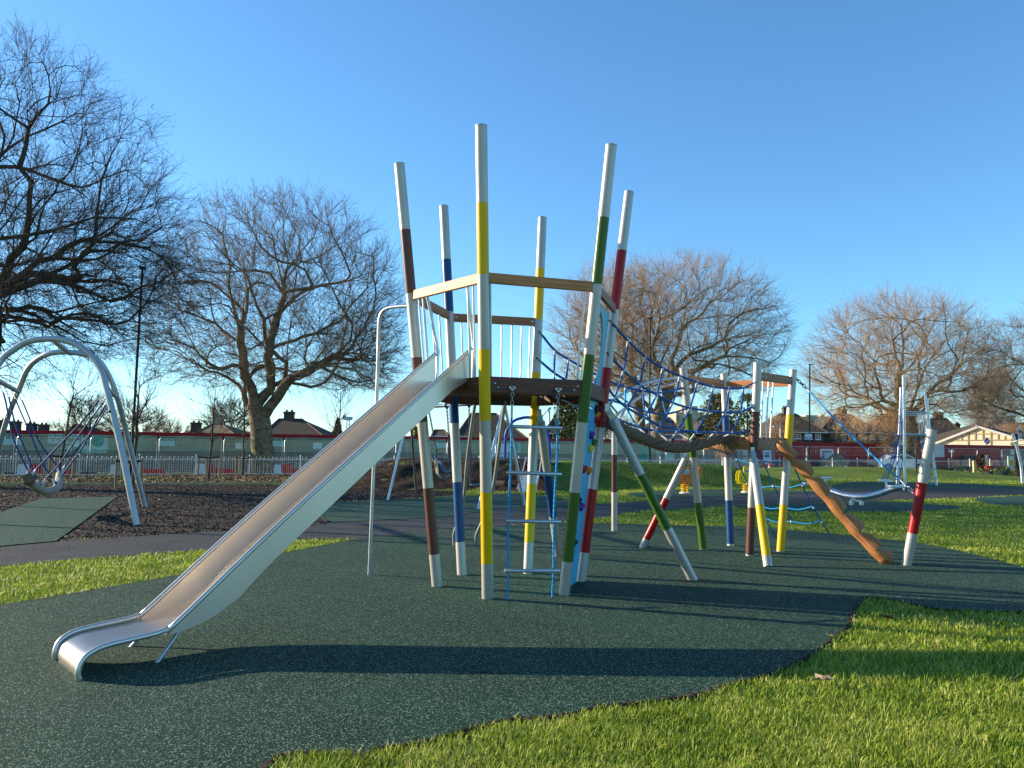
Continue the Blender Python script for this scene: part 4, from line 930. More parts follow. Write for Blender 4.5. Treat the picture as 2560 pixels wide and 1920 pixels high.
# young staked trees
def young(label, pxb, pyb, pxt, pyt, wpx, d, seed, stakes, bar_py, group='staked young trees by the railing'):
    b = W(pxb, pyb, d); b.z = 0; top = W(pxt, pyt, d); h_ = top.z
    t = bare_tree(label, b, [[b, lerp(b, top, .3), lerp(b, top, .6), lerp(b, top, .95)]], [(tuple(lerp(b, top, .66)), (wpx/2*d/PF, wpx/2.2*d/PF, h_*.34), 1.)], seed, 16, 40, 110,   .052, bark_d, twig_d, h_*.36, (.5, 1.1), -.12, .0048, group, .3, 'young tree', 'young_tree', .02, .42, up=1.1, wob=.03, gw=.012)
    if stakes:
        s_ = thing('tree_stakes', b+V((.02, -.02, 0)), 'stakes and black crossbar round the '+label.replace('young bare tree', 'sapling'), 'tree stakes', 'tree stakes by the railing')
        for (sx, sy, ty) in stakes:
            q = G(sx, sy); tz = W(sx, ty, q.y).z; build('stake', MB().tube([q, V((q.x+.01, q.y, tz))], .045, 8), W_stake, s_)
        q0 = G(stakes[0][0], stakes[0][1]); q1 = G(stakes[-1][0], stakes[-1][1]); z = W(stakes[0][0], bar_py, q0.y).z
        c = V((b.x, b.y, z-.05)); mb = MB()
        mb.tube([V((q0.x, q0.y-.04, z)), c+V((0, -.06, 0)), V((q1.x, q1.y-.04, z))], .035, 4); build('crossbar', mb, black_p, s_)
    return t
young('young bare tree seen through the arch swing', 145, 1200, 196, 905, 130, 36.8, 61, [(121, 1200, 1135), (136, 1192, 1137), (181, 1199, 1137)], 1139)
young('young bare tree beside the tall black lamp post', 331, 1223, 352, 905, 110, 28.9, 62, [(288, 1223, 1146), (350, 1223, 1147)], 1152)
young('young bare tree midway between arch swing and stout trunk', 521, 1199, 541, 950, 110, 37.6, 63, [(494, 1200, 1141), (515, 1197, 1143), (548, 1199, 1142)], 1142)
young('young bare tree left of the stout trunk', 607, 1188, 613, 930, 90, 41.5, 64, [(589, 1190, 1141), (597, 1188, 1143), (630, 1188, 1142)], 1143)
young('young bare tree partly hidden by the slide', 843, 1180, 853, 960, 80, 44, 65, None, 0)
young('young bare tree with pale stake behind the silver climbing frame', 2289, 1195, 2293, 1030, 50, 48, 66, None, 0)
# ================================================================ evergreens
def leafy(label, px, pyb, pyt, wpx, d, seed, n, m, size, cone=False, sparse=False, cat='evergreen tree', name='evergreen_tree'):
    b = W(px, pyb, d); b.z = 0; top = W(px, pyt, d); rnd = np.random.default_rng(seed); h_ = top.z
    root = thing(name, b, label, cat); build('trunk', MB().tube([b, lerp(b, top, .5), lerp(b, top, .9)], [.14, .09, .03], 6, False), bark_d, root)
    lo_ = .12 if not sparse else .3
    u = rnd.random(n)**(.8); z = lo_+u*(1-lo_); R0 = wpx/2*d/PF
    if cone: rr = (1-z)**.8*1.15*R0
    else: rr = np.sqrt(np.clip(1-((z-.58)/.45)**2, .02, 1))*R0
    th = rnd.uniform(0, 2*np.pi, n); q = rnd.random(n)**.45
    nz = np.array([mnoise.noise(V((math.cos(a)*2.5, math.sin(a)*2.5, k*6+seed))) for a, k in zip(th, z)]); rr = rr*q*(1+.45*nz)
    keep = nz > (-.05 if sparse else -.42); th, z, rr = th[keep], z[keep], rr[keep]; n = len(z)
    c = np.stack([b.x+np.cos(th)*rr, b.y+np.sin(th)*rr, z*h_], -1); a = rnd.normal(0, 1, (n, 3)); a /= np.linalg.norm(a, axis=1, keepdims=True); bb = np.cross(a, rnd.normal(0, 1, (n, 3))); bb /= np.linalg.norm(bb, axis=1, keepdims=True); s_ = size*rnd.uniform(.6, 1.4, (n, 1))
    vs = np.stack([c-a*s_, c-bb*s_*.45, c+a*s_, c+bb*s_*.45], 1).reshape(-1, 3); fs = np.arange(n*4).reshape(-1, 4); mesh_np('crown', vs, fs, m, root, False); return root
leafy('dark conifer behind the hoarding between the tile-roofed house and the slide', 843, 1115, 1045, 52, 80, 71, 2600, leafm, .13, True)
leafy('ivy-leaved evergreen tree between the blue and brown posts of the low platform', 1868, 1130, 985, 60, 74, 72, 2400, leafm, .14, False, True)
leafy('round evergreen tree behind the blue post of the low platform', 1800, 1130, 985, 100, 80, 73, 4200, mat('olive_leaf', (.085, .085, .03), .7, var=.4, scale=2), .16)
leafy('dark evergreen behind the green tower post and the rope ladder', 1425, 1120, 985, 80, 78, 74, 3600, leafm, .16)
leafy('spiky palm-like bush above the hoarding, just right of the slide', 1043, 1115, 1068, 36, 60, 75, 1300, mat('yellow_green_leaf', (.20, .19, .04), .7, var=.4, scale=2), .18)
# ================================================================ HOUSES
def wbox(mb, px0, py0, px1, py1, d, dep, mi=0):
    a = W(px0, py0, d); b = W(px1, py1, d); mb.box(((a.x+b.x)/2, d+dep/2, (a.z+b.z)/2), (abs(b.x-a.x), dep, abs(a.z-b.z)), mi=mi)
def house(label, x0, x1, eave, rx0, rx1, ridge, d, dep, wall_m, roof_m, wins=(), chims=(), group=None, name='house'):
    a = W(x0, eave, d); b = W(x1, eave, d); r0 = W(rx0, ridge, d+dep/2); r1 = W(rx1, ridge, d+dep/2); ze = a.z; o_ = .45
    root = thing(name, V(((a.x+b.x)/2, d+dep/2, 0)), label, 'house', group)
    build('wall', MB().box(((a.x+b.x)/2, d+dep/2, ze/2), (b.x-a.x-2*o_, dep, ze)), wall_m, root)
    e = [V((a.x, d-o_, ze)), V((b.x, d-o_, ze)), V((b.x, d+dep+o_, ze)), V((a.x, d+dep+o_, ze))]; rA = V((r0.x, r0.y, r0.z)); rB = V((max(r1.x, r0.x+.3), r1.y, r0.z))
    lo = [p-V((0, 0, .18)) for p in e]
    rf = build('roof', MB().add(e+[rA, rB]+lo, [(0, 1, 5, 4), (1, 2, 5), (2, 3, 4, 5), (3, 0, 4), (0, 6, 7, 1), (1, 7, 8, 2), (2, 8, 9, 3), (3, 9, 6, 0), (9, 8, 7, 6)]), roof_m, root)
    rt_ = MB().tube([rA, rB], .13, 6).tube([e[0], rA], .1, 5).tube([e[1], rB], .1, 5); build('ridge_tiles', rt_, tile_r, rf)
    build('gutter', MB().tube([e[0]-V((0, .06, .05)), e[1]-V((0, .06, .05))], .07, 6), frame_w if wall_m is not brick_lt else black_p, root)
    for (cx0, cy0, cx1, cy1) in chims:
        q = W((cx0+cx1)/2, cy0, d+dep/2); wdt = (cx1-cx0)*(d+dep/2)/PF; zb = min(q.z-1, ze+.5)
        mb = MB().box((q.x, d+dep/2, (zb+q.z)/2), (wdt, .8, q.z-zb)).box((q.x, d+dep/2, q.z-.16), (wdt+.16, .96, .16))
        ch = build('chimney', mb, brick_lt if roof_m is not tile_b or wall_m is brick_lt else brick_dk, rf)
        for k in (-.28, .28): build('chimney_pot', MB().lathe((q.x+k*wdt, d+dep/2, q.z), [(.15, 0), (.13, .06), (.12, .2), (.15, .22), (.1, .23)], 10), tile_r, ch)
    for (wx0, wy0, wx1, wy1) in wins:
        p = W(wx0, wy0, d); q = W(wx1, wy1, d); cx, cz = (p.x+q.x)/2, (p.z+q.z)/2; ww, wh = q.x-p.x, p.z-q.z; mb = MB()
        t_ = .09; y_ = d-.03
        mb.box((cx, y_, p.z-t_/2), (ww, .12, t_)).box((cx, y_, q.z+t_/2), (ww, .12, t_)).box((p.x+t_/2, y_, cz), (t_, .12, wh-2*t_)).box((q.x-t_/2, y_, cz), (t_, .12, wh-2*t_))
        nb_ = max(1, round(ww/.55)-1)
        for k in range(nb_): mb.box((p.x+ww*(k+1)/(nb_+1), y_-.01, cz), (.06, .1, wh-2*t_))
        for fz in (.33, .66): mb.box((cx, y_-.005, q.z+wh*fz), (ww-2*t_, .06, .035))
        wn = build('window', mb, frame_w, root); build('pane', MB().box((cx, y_+.02, cz), (ww-2*t_, .02, wh-2*t_)), glass, wn)
        build('sill', MB().box((cx, y_-.1, q.z-.04), (ww+.15, .2, .07)), frame_w, wn)
    return root
GH = 'two-storey houses beyond the hoarding'
for k, (x0, x1, cx) in enumerate(((-40, 8, 2), (20, 62, 40), (66, 96, 80), (98, 132, 110))):
    lb = ['chimney-topped house at the left edge, only its stack showing', 'third chimney from the right under the arch swing, house below hidden', 'second chimney from the right under the arch swing, house below hidden', 'chimney rightmost of the row seen under the arch swing, house below hidden'][k]
    house(lb, x0, x1, 1096, cx-8, cx+8, 1081, 96, 8, brick_dk, tile_b, (), ((cx-10, [1050, 1053, 1058, 1061][k], cx+10, 1080),), GH)
house('low brown-roofed house under the arch swing, half hidden by scrub', 165, 225, 1086, 185, 205, 1062, 98, 8, brick_dk, tile_b, (), (), GH)
house('house with a black chimney stack just left of the mossy-roofed house', 462, 498, 1092, 474, 492, 1079, 100, 8, brick_dk, tile_b, (), ((480, 1056, 502, 1080),), GH)
house('house with mossy yellow hipped roof and brick chimney, left of the stout trunk', 484, 592, 1086, 536, 552, 1058, 90, 9, brick_dk, mat('mossy_roof_tiles', (.17, .13, .065), .9, var=.35, scale=2, bump=.4, bscale=12), (), ((535, 1042, 556, 1062),), GH)
house('wide brown hipped roof with central chimney, between the stout trunk and the conifer', 655, 812, 1089, 697, 756, 1048, 90, 10, brick_dk, tile_b, (), ((712, 1029, 735, 1058),), GH)
house('low dark-roofed building right of the slide at hoarding height', 1080, 1122, 1090, 1086, 1112, 1076, 78, 7, brick_dk, tile_b, (), (), GH)
house('dark hipped-roof house seen between the tower posts', 1136, 1320, 1096, 1178, 1240, 1034, 86, 12, brick_dk, tile_b, ((1150, 1090, 1170, 1100), (1250, 1100, 1270, 1112)), (), GH)
house('dark-roofed house with white windows behind the rope ladder', 1358, 1496, 1083, 1392, 1446, 1034, 88, 12, brick_dk, tile_b, ((1381, 1084, 1399, 1097), (1415, 1086, 1434, 1097), (1464, 1086, 1476, 1098)), ((1416, 1020, 1434, 1040),), GH)
house('dark-roofed house with a white-framed window behind the braided rope', 1600, 1712, 1086, 1640, 1676, 1045, 98, 11, brick_dk, tile_b, ((1654, 1087, 1678, 1100), (1686, 1087, 1706, 1100)), ((1590, 1030, 1606, 1050),), GH)
house('house with a tan-lit hip, behind the green and blue posts of the low platform', 1730, 1860, 1083, 1782, 1806, 1034, 106, 12, brick_dk, tile_b, ((1800, 1086, 1815, 1098),), (), GH)
house('house with three white windows behind the yellow post of the low platform', 1918, 2068, 1080, 1948, 1990, 1035, 118, 13, brick_dk, tile_b, ((1983, 1082, 2002, 1097), (2011, 1082, 2030, 1098), (2038, 1083, 2052, 1099)), ((1957, 1018, 1967, 1036),), GH)
house('house with a yellow-brick chimney and shrub-covered roof, right of the direction sign', 2046, 2202, 1080, 2086, 2126, 1036, 124, 13, brick_dk, tile_b, ((2104, 1082, 2115, 1100), (2121, 1082, 2139, 1094), (2149, 1083, 2166, 1097), (2175, 1085, 2186, 1098)), ((2094, 1022, 2115, 1040),), GH)
house('house with a russet hipped roof behind the left posts of the climbing frame', 2178, 2296, 1084, 2208, 2240, 1036, 128, 13, brick_dk, tile_r, ((2158+40, 1086, 2212, 1098),), ((2214, 1024, 2230, 1040),), GH)
house('dark-roofed house with a yellow-brick chimney right of the climbing frame', 2296, 2412, 1088, 2330, 2366, 1046, 124, 13, brick_dk, tile_b, ((2297+4, 1090, 2314, 1100), (2352, 1090, 2364, 1100)), ((2334, 1032, 2355, 1050), (2389, 1059, 2397, 1072)), GH)
house('long dark-roofed terrace with three yellow chimneys behind the cream pavilion', 2400, 2640, 1100, 2443, 2600, 1057, 112, 12, brick_dk, tile_b, (), ((2443, 1043, 2460, 1060), (2483, 1043, 2503, 1062), (2517, 1048, 2533, 1064)), GH)
# flats far away
flat_m = mat('flats_brick', (.46, .36, .25), .9, var=.12, scale=1); flat_d = mat('flats_balcony_dark', (.16, .13, .11), .9)  # dark brown for the balconies and some window frames
def flats(label, x0, x1, top, d, rows, cols, steps):
    a = W(x0, top, d); b = W(x1, top, d); root = thing('apartment_block', V(((a.x+b.x)/2, d, 0)), label, 'apartment block')
    mb = MB().box(((a.x+b.x)/2, d+8, a.z/2), (b.x-a.x, 16, a.z))
    for (sx0, sx1, sy) in steps: p = W(sx0, sy, d); q = W(sx1, sy, d); mb.box(((p.x+q.x)/2, d+8, (p.z+a.z)/2), (q.x-p.x, 12, p.z-a.z))
    build('wall', mb, flat_m, root); cw_ = (b.x-a.x)/cols
    for r_ in range(rows):
        for c_ in range(cols):
            cx = a.x+cw_*(c_+.5); cz = a.z-1.9-r_*3.
            wn = build('window', MB().box((cx, d-.03, cz), (cw_*.42, .12, 1.5)), frame_w if (c_+r_) % 3 else flat_d, root); build('pane', MB().box((cx, d-.1, cz), (cw_*.42-.3, .06, 1.2)), glass, wn)
            if c_ % 2: build('balcony', MB().box((cx+cw_*.2, d-.6, cz-.9), (cw_*.6, 1.1, .15)).box((cx+cw_*.2, d-1.1, cz-.4), (cw_*.6, .05, 1.)), flat_d, root)
    return root
flats('pale brick apartment block far behind the houses, left of the climbing frame', 1996, 2074, 1041, 260, 4, 8, ((2020, 2050, 1037), (2058, 2068, 1036)))
flats('pale brick apartment block far behind the rope net', 1690, 1760, 1030, 260, 6, 7, ((1708, 1748, 1014),))
# cream pavilion with gable
cream = mat('cream_render', (.80, .74, .56), .7, var=.05, scale=1); batten = mat('ochre_batten', (.48, .36, .18), .8)
dP = 84.; n_ = V((-.62, -.78, 0)).normalized(); xd = V((.78, -.62, 0)).normalized()
ctr = W(2447, 1120, dP+1); ctr.z = 0
pv = thing('pavilion', ctr, 'cream single-storey pavilion with a wide battened gable, behind the red hoarding at right', 'pavilion')
def onp(px, py, off=0.):
    v_ = ray(px, py); t_ = (ctr-V((0, 0, EYE))).dot(n_)/v_.dot(n_); P = V((0, 0, EYE))+v_*t_; return P+n_*off
apex = onp(2446, 1068); el_ = onp(2338, 1110); er_ = onp(2590, 1112)
def slab(mb, poly, th, off):
    a = [p+n_*off for p in poly]; b = [p+n_*(off-th) for p in poly]; k = len(poly); mb.add(a+b, [tuple(range(k)), tuple(range(k, 2*k))[::-1]]+[(i, k+i, k+(i+1) % k, (i+1) % k) for i in range(k)])
mb = MB(); bl = V((el_.x, el_.y, 0)); brr = V((er_.x, er_.y, 0)); slab(mb, [bl, brr, er_, apex, el_], 10, 0); build('wall', mb, cream, pv)
mb = MB()
for p, q in ((el_, apex), (apex, er_)):
    d_ = (q-p).normalized(); u_ = d_.cross(n_).normalized(); u_ = u_ if u_.z > 0 else -u_
    slab(mb, [p-d_*.0+u_*.02, q+u_*.02, q+u_*.20, p+u_*.20], 10.4, .14)
build('roof', mb, tile_b, pv)
mb = MB()
for p, q in ((el_, apex), (apex, er_)):
    d_ = (q-p).normalized(); u_ = d_.cross(n_).normalized(); u_ = u_ if u_.z > 0 else -u_; slab(mb, [p-d_*.3-u_*.07, q-u_*.07, q+u_*.16, p-d_*.3+u_*.16], .06, .21)
build('barge_board', mb, white_p, pv)
mb = MB()
def bat(p, q, wd=.05):
    d_ = (q-p).normalized(); u_ = d_.cross(n_); slab(mb, [p-u_*wd, q-u_*wd, q+u_*wd, p+u_*wd], .06, .05)
bat(onp(2352, 1101), onp(2585, 1099)); 
for x_, y0_ in ((2389, 1090), (2404, 1086), (2420, 1079), (2438, 1074), (2457, 1073), (2477, 1080), (2495, 1085), (2512, 1089), (2529, 1094)): bat(onp(x_, y0_), onp(x_, 1100))
for x_ in (2420, 2477, 2529): bat(onp(x_, 1100), onp(x_, 1115))
bat(onp(2420, 1085), onp(2495, 1084), .04); build('battens', mb, batten, pv)
# ================================================================ HOARDING, TEMPORARY FENCE, RAILING
H0 = V((-24.8, 46, 0)); H1 = V((45.6, 78, 0)); HD = (H1-H0).normalized(); HN = V((HD.y, -HD.x, 0))       # HN faces the camera
def onh(px, py, off=0.):
    v_ = ray(px, py); t_ = (H0-V((0, 0, EYE))).dot(HN)/v_.dot(HN); return V((0, 0, EYE))+v_*t_+HN*off
hx = lambda P: (P-H0).dot(HD)
def hslab(mb, s0, s1, z0, z1, off, th, mi=0):
    a, b = H0+HD*s0+HN*off, H0+HD*s1+HN*off; q = [V((a.x, a.y, z0)), V((b.x, b.y, z0)), V((b.x, b.y, z1)), V((a.x, a.y, z1))]; r = [p-HN*th for p in q]
    mb.add(q+r, [(0, 1, 2, 3), (7, 6, 5, 4), (0, 4, 5, 1), (1, 5, 6, 2), (2, 6, 7, 3), (3, 7, 4, 0)], mi)
hd = thing('hoarding', H0, 'long site hoarding of grey boards with red top strip, turning all red at right', 'hoarding')
sRed = hx(onh(1816, 1120)); sDk = hx(onh(2508, 1120)); HZ = 2.4
s = -22.
while s < 88:
    L_ = 2.44; mb = MB(); red = sRed-.1 < s < sDk-1
    hslab(mb, s+.004, s+L_-.004, .02, HZ-(.36 if not red else 0), 0, .02); pn = build('board', mb, hoard_red if red else hoard_ply, hd)
    if not red: mb = MB(); hslab(mb, s+.001, s+L_-.001, HZ-.355, HZ, .015, .045); build('top_strip', mb, hoard_red, hd)
    s += L_
s = -21
while s < 88: a = H0+HD*s-HN*.1; build('support_post', MB().box((a.x, a.y, 1.1), (.09, .09, 2.2)), W_stake, hd); s += 4.88
def hposter(px0, py0, px1, py1, m=paper, name='notice', off=.012, parent=None):
    a = onh(px0, py0); b = onh(px1, py1); mb = MB(); hslab(mb, hx(a), hx(b), b.z, a.z, off, .01); return build(name, mb, m, parent or hd), a, b
ink = mat('black_ink', (.02, .02, .025), .6); teal = mat('teal_mural', (.05, .36, .30), .6, var=.3, scale=1.5, col2=(.02, .20, .16)); mural_l = mat('pale_mural', (.42, .60, .56), .6)
def hline(px, py, wpx, hpx, m, parent, off=.02): return hposter(px, py, px+wpx, py+hpx, m, 'print_line', off, parent)
for (a_, b_, c_, d_) in ((7, 1085, 55, 1112), (397, 1090, 436, 1115), (675, 1091, 711, 1116), (1090, 1099, 1118, 1119), (1376, 1101, 1399, 1121)):
    o, p, q = hposter(a_, b_, c_, d_, paper_c, 'contractor_sign')
    wd = (q-p).length; text_mesh('lettering', 'MULALLEY', wd*.165, onh(a_+(c_-a_)*.16, b_+(d_-b_)*.45, .02), HD, ink, hd, bold=.006).parent = o
    bpy.data.objects['lettering' if 'lettering' in bpy.data.objects else o.name]
    for r_ in (.5, .62, .74, .84): hline(a_+(c_-a_)*.2, b_+(d_-b_)*r_, (c_-a_)*(.55 if r_ > .6 else .3), .5, mat('grey_ink', (.22, .28, .30), .7), o)
def fix_children():
    for o in bpy.data.objects:
        if o.name.startswith(('lettering', 'print_line')) and o.parent: pass
for (a_, b_, c_, d_) in ((185, 1101, 198, 1118), (169, 1114, 180, 1128), (589, 1107, 600, 1122), (601, 1107, 612, 1122), (783, 1107, 805, 1122), (1838, 1116, 1858, 1127), (1939, 1116, 1950, 1128), (2371, 1124, 2385, 1131), (2526, 1124, 2535, 1136), (2536, 1124, 2545, 1136)):
    hposter(a_, b_, c_, d_, paper)
o, p, q = hposter(1232, 1109, 1270, 1142, paper, 'site_board')
for r_ in (.15, .3, .45, .6, .75): hline(1236, 1109+33*r_, 26, .6, mat('grey_ink', (.22, .28, .30), .7), o)
hposter(2335, 1110, 2361, 1143, paper, 'white_board'); hposter(2222, 1121, 2237, 1131, paper, 'white_board')
o, p, q = hposter(1907, 1116, 1929, 1160, mat('pale_door_print', (.55, .66, .75), .6), 'door_panel')
for r_, m_ in ((.06, teal), (.35, mat('grey_ink', (.2, .2, .2), .7)), (.5, ink)): hline(1911, 1116+44*r_, 12, 4, m_, o)
text_mesh('lettering', 'BUILDS', .62, onh(1868, 1158, .02), V((0, 0, 1)), paper, hd, zdir=-HD, bold=.01)
# stamp-edged mural panels
def stamp(x0, y0, x1, y1, m, name):
    a = onh(x0, y0); b = onh(x1, y1); s0, s1, z0, z1 = hx(a), hx(b), b.z, a.z; mb = MB(); hslab(mb, s0, s1, z0, z1, .014, .012); k = 9
    for i in range(k):
        u = s0+(s1-s0)*(i+.5)/k; t_ = (s1-s0)/k*.3; hslab(mb, u-t_, u+t_, z1, z1+.08, .014, .012); hslab(mb, u-t_, u+t_, z0-.08, z0, .014, .012)
    for i in range(7):
        u = z0+(z1-z0)*(i+.5)/7; t_ = (z1-z0)/7*.3; hslab(mb, s0-.08, s0, u-t_, u+t_, .014, .012); hslab(mb, s1, s1+.08, u-t_, u+t_, .014, .012)
    return build(name, mb, m, hd)
o = stamp(206, 1094, 266, 1130, mural_l, 'mural_panel')
for cx, cz, r_ in ((218, 1105, 9), (245, 1104, 13)):
    c = onh(cx, cz, .03); tr = build('painted_tree', MB().lathe(c, [(0, 0), (r_*48/PF, 0)], 14, 0, HN).lathe(c+V((.1, 0, .1)), [(0, .004), (r_*30/PF, .004)], 12, 0, HN), teal, hd); tr.parent = o
text_mesh('lettering', 'GREENWICH\nBUILDS', .30, onh(119, 1094, .02), HD, paper, hd, bold=.012, space=.95)
text_mesh('lettering', 'Ridgebrook Road', .19, onh(119, 1108.5, .02), HD, paper, hd, bold=.004)
for r_ in (1117, 1121, 1125, 1129, 1133): hposter(117, r_, 172 if r_ % 8 else 150, r_+1.2, paper, 'print_line', .02)
o = stamp(2051, 1124, 2083, 1148, paper, 'logo_panel')
t_ = text_mesh('lettering', 'GREENWICH\nBUILDS', .205, onh(2053.5, 1131.5, .03), HD, ink, hd, bold=.008, space=1.05); t_.parent = o
stamp(1270, 1102, 1299, 1130, mural_l, 'mural_panel'); c = onh(1286, 1118, .03); build('painted_tree', MB().lathe(c, [(0, 0), (.35, 0)], 14, 0, HN), teal, hd)
for (a_, b_, c_, d_) in ((1600, 1118, 1628, 1155), (1662, 1124, 1686, 1150), (1700, 1122, 1722, 1150)): hposter(a_, b_, c_, d_, teal if a_ == 1600 else mural_l, 'mural_panel')
hposter(1640, 1122, 1652, 1155, mat('poster_tan', (.45, .42, .30), .7), 'mural_panel')
# round emblems and fine print on the red boards
for cx, cy, m_ in ((2019, 1118, paper), (2039, 1129, mat('ochre_emblem', (.55, .35, .15), .6)), (2020, 1141, mat('green_emblem', (.15, .40, .30), .6)), (2110, 1132, mat('blue_emblem', (.10, .35, .60), .6))):
    c = onh(cx, cy, .03); build('round_emblem', MB().lathe(c-HN*.01, [(0, .01), (3.*68/PF, .01), (3.*68/PF, 0)], 14, 0, HN), m_, hd)
for (x_, y_, w_) in ((2027, 1116, 10), (2027, 1119, 14), (2020, 1128, 12), (2020, 1131, 9), (2046, 1116, 30), (2092, 1116, 14), (2092, 1118.5, 10), (2092, 1126, 12), (2092, 1129, 9), (2092, 1137, 12), (2092, 1139.5, 8)): hposter(x_, y_, x_+w_, y_+.6, mat('faint_pink_print', (.50, .22, .22), .7), 'print_line', .02)
# temporary mesh fence panels with blocks; green netting on the left ones
FO = 2.6
net = bpy.data.materials.new('green_netting'); net.use_nodes = True; nn = net.node_tree; L = nn.links.new; bs = nn.nodes['Principled BSDF']
bs.inputs['Base Color'].default_value = (.10, .45, .33, 1); bs.inputs['Roughness'].default_value = .7
tp = nn.nodes.new('ShaderNodeBsdfTransparent'); tl_ = nn.nodes.new('ShaderNodeBsdfTranslucent'); tl_.inputs[0].default_value = (.10, .42, .32, 1)
m1 = nn.nodes.new('ShaderNodeMixShader'); m1.inputs[0].default_value = .4; m2 = nn.nodes.new('ShaderNodeMixShader')
tc = nn.nodes.new('ShaderNodeTexCoord'); ns = nn.nodes.new('ShaderNodeTexNoise'); ns.inputs['Scale'].default_value = .5; ns.inputs['Detail'].default_value = 3; rg = nn.nodes.new('ShaderNodeMapRange'); rg.inputs[1].default_value = .3; rg.inputs[2].default_value = .7; rg.inputs[3].default_value = .02; rg.inputs[4].default_value = .20
L(tc.outputs['Object'], ns.inputs['Vector']); L(ns.outputs[0], rg.inputs[0]); L(rg.outputs[0], m2.inputs[0])
L(bs.outputs[0], m1.inputs[1]); L(tl_.outputs[0], m1.inputs[2]); L(tp.outputs[0], m2.inputs[1]); L(m1.outputs[0], m2.inputs[2]); L(m2.outputs[0], nn.nodes['Material Output'].inputs[0])
net_d = mat('dark_net_band', (.03, .10, .08), .8); net_edge = mat('bright_net_hem', (.04, .42, .33), .7)
def fpt(s, z, off=0.): p = H0+HD*s+HN*(FO+off); return V((p.x, p.y, z))
def fence_panel(s0, L_, label, netted, group):
    f = thing('mesh_fence_panel', fpt(s0+L_/2, 0), label, 'fence panel', group); r = .019
    a, b = s0+.04, s0+L_-.04; zt = 2.08 if netted else 2.02; mb = MB()
    mb.tube([fpt(a, .04), fpt(a, zt-.16), fpt(a+.05, zt-.05), fpt(a+.16, zt), fpt(b-.16, zt), fpt(b-.05, zt-.05), fpt(b, zt-.16), fpt(b, .04)], r, 6).tube([fpt(a, .18), fpt(b, .18)], r, 6)
    build('frame', mb, galv, f); mb = MB()
    for i in range(1, 26): x = a+(b-a)*i/26; mb.tube([fpt(x, .18), fpt(x, zt-.02)], .0028, 3, False)
    for z in (.55, .95, 1.35, 1.75): mb.tube([fpt(a, z), fpt(b, z)], .0035, 3, False)
    build('mesh_wires', mb, galv, f)
    if netted:
        rows_, cols_ = 8, 22; vs = []
        for j in range(rows_+1):
            for i in range(cols_+1):
                z = .22+(zt-.20)*(j/rows_); x = a+(b-a)*i/cols_; k = mnoise.noise(V((x*1.3, z*.8, s0))); vs.append(fpt(x, z+(.03*math.sin(x*2.2) if j == rows_ else 0), .05+.05*k*(1-abs(2*j/rows_-1))))
        build('netting', MB().add(vs, [(j*(cols_+1)+i, j*(cols_+1)+i+1, (j+1)*(cols_+1)+i+1, (j+1)*(cols_+1)+i) for j in range(rows_) for i in range(cols_)], 0, True), net, f)
        build('net_hem', MB().tube([fpt(a+(b-a)*q, zt+.03+.02*math.sin(q*9+s0), .06) for q in np.linspace(0, 1, 9)], .028, 4), net_edge, f)
        build('net_band', MB().tube([fpt(a+(b-a)*q, 1.28+.03*math.sin(q*5+s0), .07) for q in np.linspace(0, 1, 9)], .014, 4), net_d, f)
    build('foot', MB().box(fpt(a, .06), (.7, .25, .12), bev=.02).box(fpt(b, .06), (.7, .25, .12), bev=.02), black_p, f)
    return f
s0 = -20.; k = 0
ordn = ['first', 'second', 'third', 'fourth', 'fifth', 'sixth', 'seventh', 'eighth', 'ninth', 'tenth', 'eleventh', 'twelfth', 'thirteenth', 'fourteenth', 'fifteenth', 'sixteenth']
kn = 0; km = 0
while s0 < 84:
    c = fpt(s0+1.7, 1); px = proj(c)[0]
    if -70 < px < 2640:
        if px < 1800: fence_panel(s0, 3.4, 'green-netted fence panel at the hoarding, %s netted panel from the left' % ordn[min(kn, 15)], True, 'green-netted fence panels'); kn += 1
        else: fence_panel(s0, 3.4, 'bare mesh fence panel at the red hoarding, %s bare panel from the left' % ordn[min(km, 15)], False, 'bare mesh fence panels'); km += 1
    s0 += 3.45
# plastic barriers and blocks at the fence foot
bar_r = mat('red_plastic_barrier', (.55, .015, .02), .5); bar_w = mat('white_plastic_barrier', (.62, .66, .72), .5)
def barrier(px0, px1, py0, py1, m, label):
    a = onh((px0+px1)/2, (py0+py1)/2); c = V((a.x, a.y, 0))+HN*(FO+.75); v_ = ray((px0+px1)/2, py1); dd = c.y
    p = W(px0, py1, dd); q = W(px1, py1, dd); h_ = (py1-py0)*dd/PF; c = V(((p.x+q.x)/2, dd, 0)); wd = q.x-p.x; R = Matrix((HD, -HN, V((0, 0, 1)))).transposed()
    b_ = thing('road_barrier', c, label, 'barrier', 'plastic barriers at the fence foot')
    zc = max(.3, h_); M = R.to_4x4(); M.translation = c
    prof = [(-wd/2, 0), (wd/2, 0), (wd/2, zc*.55), (wd/2-.05, zc), (-wd/2+.05, zc), (-wd/2, zc*.55)]
    R4 = Matrix.Translation(c) @ R.to_4x4() @ Matrix.Rotation(math.pi/2, 4, 'X')
    build('block', MB().prism(prof, -.18, .18, 0, R4), m, b_)
    build('groove', MB().box(c+R@V((0, -.186, zc*.5)), (wd*.7, .012, zc*.18), R).box(c+R@V((0, 0, .04)), (wd+.06, .44, .08), R), m, b_)
